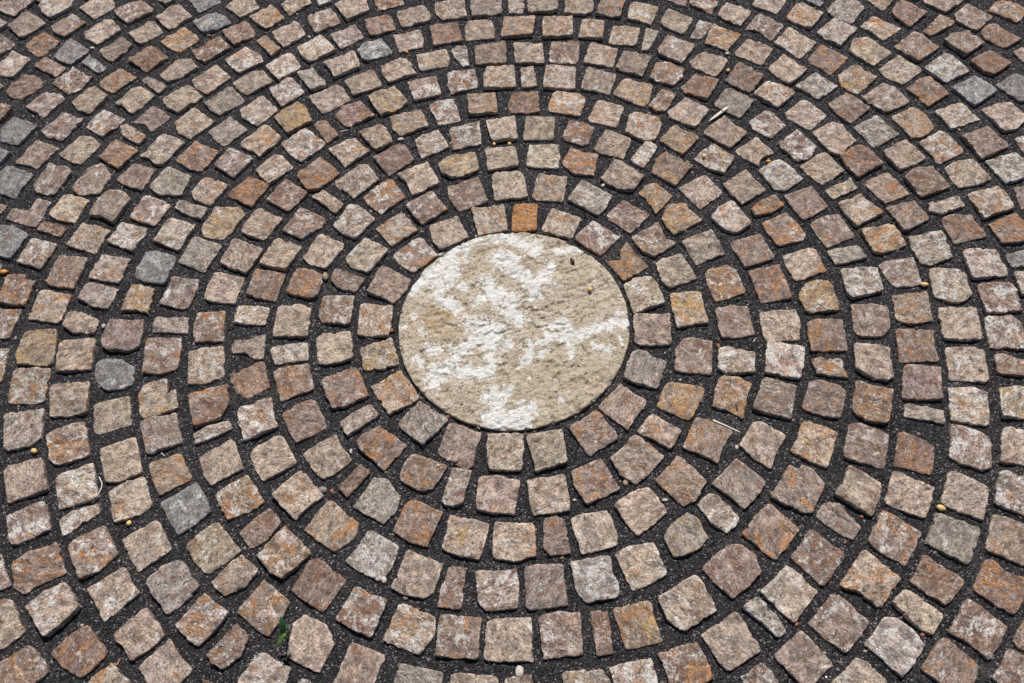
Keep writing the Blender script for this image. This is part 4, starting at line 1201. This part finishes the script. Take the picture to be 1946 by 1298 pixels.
# stone chips and pebbles lying in the joints
CHIPS = [
    (-1.0908, 1.0014, .0075, PALE, 'pebble', 'pale round pebble at the corner of a blue grey sett'),
    (0.6157, 0.7786, .0062, PALE, 'pebble', ''), (-0.3458, -0.2639, .0055, PALE, 'pebble', ''),
    (-0.4139, 0.1684, .0110, BROWN, 'chip', 'largest brown stone chip, wedged between two rust flecked setts'),
    (-0.2775, -0.5276, .0085, PALE, 'pebble', 'white angular pebble at the broken corner of a grey sett'),
    (-0.0392, -0.7063, .0105, PALE, 'pebble', 'largest white pebble resting against the edge of a sett'),
    (0.2626, -0.4173, .0058, PALE, 'pebble', ''), (0.0900, -0.4027, .0042, PALE, 'pebble', ''),
    (0.1924, -0.3748, .0070, BROWN, 'chip', 'largest tan stone chip, tucked against the corner of a tan sett'), (-0.2416, 0.5685, .0085, PALE, 'pebble', 'pale flat triangular pebble between two light setts'),
    (-0.4905, 0.9711, .0060, PALE, 'pebble', ''), (-0.7702, 1.0125, .0060, BROWN, 'chip', ''),
    (0.2398, 0.3713, .0062, PALE, 'pebble', ''), (-0.1938, 0.2749, .0060, GREY, 'grey', ''),
    (-0.1528, 0.2058, .0062, PALE, 'pebble', 'pale pebble caught in the rim joint of the circular slab'), (-0.2646, 0.0135, .0065, RED, 'rust', 'rust red chip at the inner end of a sett touching the slab joint'),
    (-0.0688, 0.2486, .0060, BROWN, 'chip', 'tan stone chip on the slab rim near an orange sett'), (1.1162, 0.4546, .0050, BROWN, 'chip', ''),
    (-0.9020, 0.0843, .0065, PALE, 'pebble', ''), (-0.1363, -0.3035, .0065, BROWN, 'chip', 'tan stone chip touching a pale pebble in one joint'),
    (-0.1500, -0.2985, .0055, PALE, 'pebble', 'pale pebble touching a tan stone chip in one joint'), (0.4270, -0.0905, .0062, RED, 'rust', 'larger rust red chip above the end of a speckled tan sett'),
    (-0.2386, -0.5636, .0055, GREY, 'grey', ''), (-0.3998, -0.3409, .0095, GREY, 'grey', 'long grey stone chip lying beside a rust red chip'),
    (-0.3811, -0.3446, .0055, RED, 'rust', 'rust red chip lying beside a long grey chip'), (0.4573, -0.6651, .0050, RED, 'rust', ''),
    (0.6704, -0.6998, .0048, RED, 'rust', ''), (-0.0867, -0.2332, .0062, BROWN, 'chip', 'tan stone chip on the slab rim beside a thin brown stem'),
    (-0.1489, -0.2041, .0050, RED, 'rust', 'tiny rust red chip on the slab rim beside a grey sett'), (0.4196, -0.3213, .0048, PALE, 'pebble', 'tiny pale pebble just beyond the tip of the bleached straw'),
    (0.6230, -0.4809, .0040, RED, 'rust', ''), (0.5800, -0.5270, .0040, RED, 'rust', ''),
]
GEN = {'pebble': ('small pale pebble lying in a dark joint between setts', 'small pale pebbles in the joints'),
       'chip': ('small tan stone chip lying in a dark joint between setts', 'small tan chips in the joints'),
       'grey': ('small grey stone chip lying in a dark joint between setts', 'small grey chips in the joints'),
       'rust': ('small rust red stone chip lying in a dark joint between setts', 'small rust red chips in the joints')}
for i, (x, y, r, mt, kd, lb) in enumerate(CHIPS):
    rg_ = np.random.default_rng(400 + i)
    V, F = blob((r * .95, r * rg_.uniform(.55, .8), r * rg_.uniform(.4, .6)), 300 + i, 10, 7, 0.28)
    a_ = rg_.uniform(0, 6.28)
    V = np.column_stack([V[:, 0] * math.cos(a_) - V[:, 1] * math.sin(a_), V[:, 0] * math.sin(a_) + V[:, 1] * math.cos(a_), V[:, 2]])
    o = mesh_obj('pebble' if kd == 'pebble' else 'stone_chip', V, F, mt, smooth=np.zeros(len(F), bool),
                 loc=(x, y, surf(x, y) - r * 0.12))
    if lb:
        tag(o, lb, 'pebble' if kd == 'pebble' else 'stone chip', GEN[kd][1])
    else:
        tag(o, GEN[kd][0], 'pebble' if kd == 'pebble' else 'stone chip', GEN[kd][1])

# stalks, stems and slivers
def stalk(name, pts, r0, r1, mat, label, cat, lift=0.0008, group=None, seg=8, flat=0.8):
    P = []
    pts = np.array(pts, float)
    k_ = 12
    t_ = np.linspace(0, len(pts) - 1, k_)
    xs = np.interp(t_, range(len(pts)), pts[:, 0]); ys = np.interp(t_, range(len(pts)), pts[:, 1])
    zs = np.array([surf(a_, b_) for a_, b_ in zip(xs, ys)])
    if pts.shape[1] > 2:
        zs = np.interp(t_, range(len(pts)), pts[:, 2])
    else:
        zs = np.convolve(np.pad(zs, 2, 'edge'), np.ones(5) / 5, 'valid')
        zs = np.maximum(zs, zs.min())
    rr = np.linspace(r0, r1, k_)
    P = np.column_stack([xs, ys, zs + lift + rr * .6])
    c_ = P[0].copy()
    V, F = tube(P - c_, rr, seg, flat)
    o = mesh_obj(name, V, F, mat, smooth=np.ones(len(F), bool), loc=tuple(c_))
    return tag(o, label, cat, group)

# hollow bleached stalk with a dark hole, leaning on a sett edge, and its thin thread
tr = bpy.data.objects.new('hollow_stalk', None); COL.objects.link(tr)
A = np.array([0.5236, 0.5450]); B = np.array([0.5760, 0.5815])
zA = surf(*A) + 0.0045; zB = surf(*B) + 0.0030
tr.location = (A[0], A[1], zA); tr.empty_display_size = 0.01
tag(tr, 'short bleached hollow stalk with a dark hole leaning on a grey sett', 'stalk')
D = np.array([B[0] - A[0], B[1] - A[1], zB - zA])
tt = np.linspace(0, 1, 10)
V, F = tube(D[None] * tt[:, None], np.array([.0012, .0022, .0032, .0037, .0040, .0042, .0043, .0042, .0041, .0040]), 10, 0.75)
mesh_obj('stem', V, F, STRAW, tr, smooth=np.ones(len(F), bool))
V, F = blob((.0024, .0017, .0012), 600, 10, 7, 0.08)
mesh_obj('hole', V + D * 0.72 + np.array([0, -0.0004, 0.0022]), F, HUSK, tr, smooth=np.ones(len(F), bool))

stalk('straw', [(0.384, -0.2590), (0.408, -0.2735), (0.4327, -0.2907)], .0022, .0011, STRAW,
      'thin bleached straw lying along the edge of a speckled sett', 'straw', 0.001)
stalk('grass_stem', [(-0.8502, -0.2763), (-0.8420, -0.2900), (-0.8425, -0.3060), (-0.8517, -0.3282)], .0011, .0008, STRAW,
      'thin curved dry grass stem in the joint between grey setts', 'stem', 0.0025)
stalk('dry_stem', [(0.5055, 0.615), (0.5282, 0.5868), (0.5556, 0.5783)], .0008, .0006, TWIG,
      'hair thin brown stem running to the hollow stalk', 'stem', 0.004)
stalk('dry_stem', [(-0.0724, -0.2490), (-0.0344, -0.2555), (0.0186, -0.2575)], .0013, .0008, TWIG,
      'thin brown stem lying along the rim of the circular slab', 'stem', 0.001)
stalk('dry_stem', [(-0.3948, 0.612), (-0.3749, 0.6153)], .0012, .0007, STRAW,
      'short pale stem in the joint in front of a tilted sett', 'stem', 0.001)
stalk('dry_stem', [(-0.7311, -0.2342), (-0.7225, -0.243)], .0009, .0005, STRAW,
      'tiny pale stem at the top of an orange striped sett', 'stem', 0.003)
stalk('dry_stem', [(0.5019, -0.086), (0.5092, -0.0776)], .0010, .0006, STRAW,
      'tiny pinkish needle lying in a joint crossing', 'stem', 0.001)
stalk('bark_sliver', [(-0.7551, -0.6425), (-0.7522, -0.631)], .0022, .0018, RED,
      'small pinkish sliver standing in the joint near an orange sett', 'sliver', 0.002)

# green weed growing out of a joint
bx, by = -0.4513, -0.6188
wr = bpy.data.objects.new('weed_sprout', None); COL.objects.link(wr)
wz = float(bed_height(bx, by))
wr.location = (bx, by, wz); wr.empty_display_size = 0.02
tag(wr, 'small green weed sprout growing from a joint between setts', 'weed')
def W(x, y, z):
    return (x - bx, y - by, z - wz)
V, F = tube([W(bx, by, wz - .006), W(-.4498, -.6195, .012), W(-.4450, -.6225, .038), W(-.4385, -.6232, .060)], [.0016, .0014, .0012, .0009], 8)
mesh_obj('stem', V, F, LEAFL, wr, smooth=np.ones(len(F), bool))
def leaf(base, tip, width, sag, mat, up=(0, 0, 1), fold=0.25):
    base, tip = np.array(base, float), np.array(tip, float)
    d_ = tip - base; L_ = np.linalg.norm(d_); d_ /= L_
    s_ = np.cross(d_, np.array(up, float)); s_ /= np.linalg.norm(s_)
    nrm_ = np.cross(s_, d_)
    V, F = [], []
    K = 12
    for i in range(K + 1):
        t_ = i / K
        w_ = width * (math.sin(math.pi * min(1, t_ * 0.96 + .04)) ** 0.75) * (1 - 0.35 * t_) + 0.0002
        c_ = base + d_ * L_ * t_ + nrm_ * sag * math.sin(math.pi * t_)
        for q in (-1, -.5, 0, .5, 1):
            V.append(c_ + s_ * w_ * q + nrm_ * abs(q) * w_ * fold)
    for i in range(K):
        for q in range(4):
            F.append((i * 5 + q, i * 5 + q + 1, i * 5 + 6 + q, i * 5 + 5 + q))
    o = mesh_obj('leaf', np.array(V), F, mat, wr, smooth=np.ones(len(F), bool))
    md = o.modifiers.new('thickness', 'SOLIDIFY'); md.thickness = 0.0004
leaf(W(-.4390, -.6245, .058), W(-.4396, -.6011, .085), .0065, .003, LEAF)
leaf(W(-.4395, -.6240, .057), W(-.4470, -.6095, .066), .0050, .002, LEAF)
leaf(W(-.4358, -.6215, .060), W(-.4498, -.6330, .050), .0062, .002, LEAFL)
leaf(W(-.4453, -.6220, .034), W(-.4668, -.6385, .010), .0030, .003, LEAFL)
leaf(W(-.4415, -.6226, .050), W(-.4333, -.6100, .057), .0026, .002, LEAF)
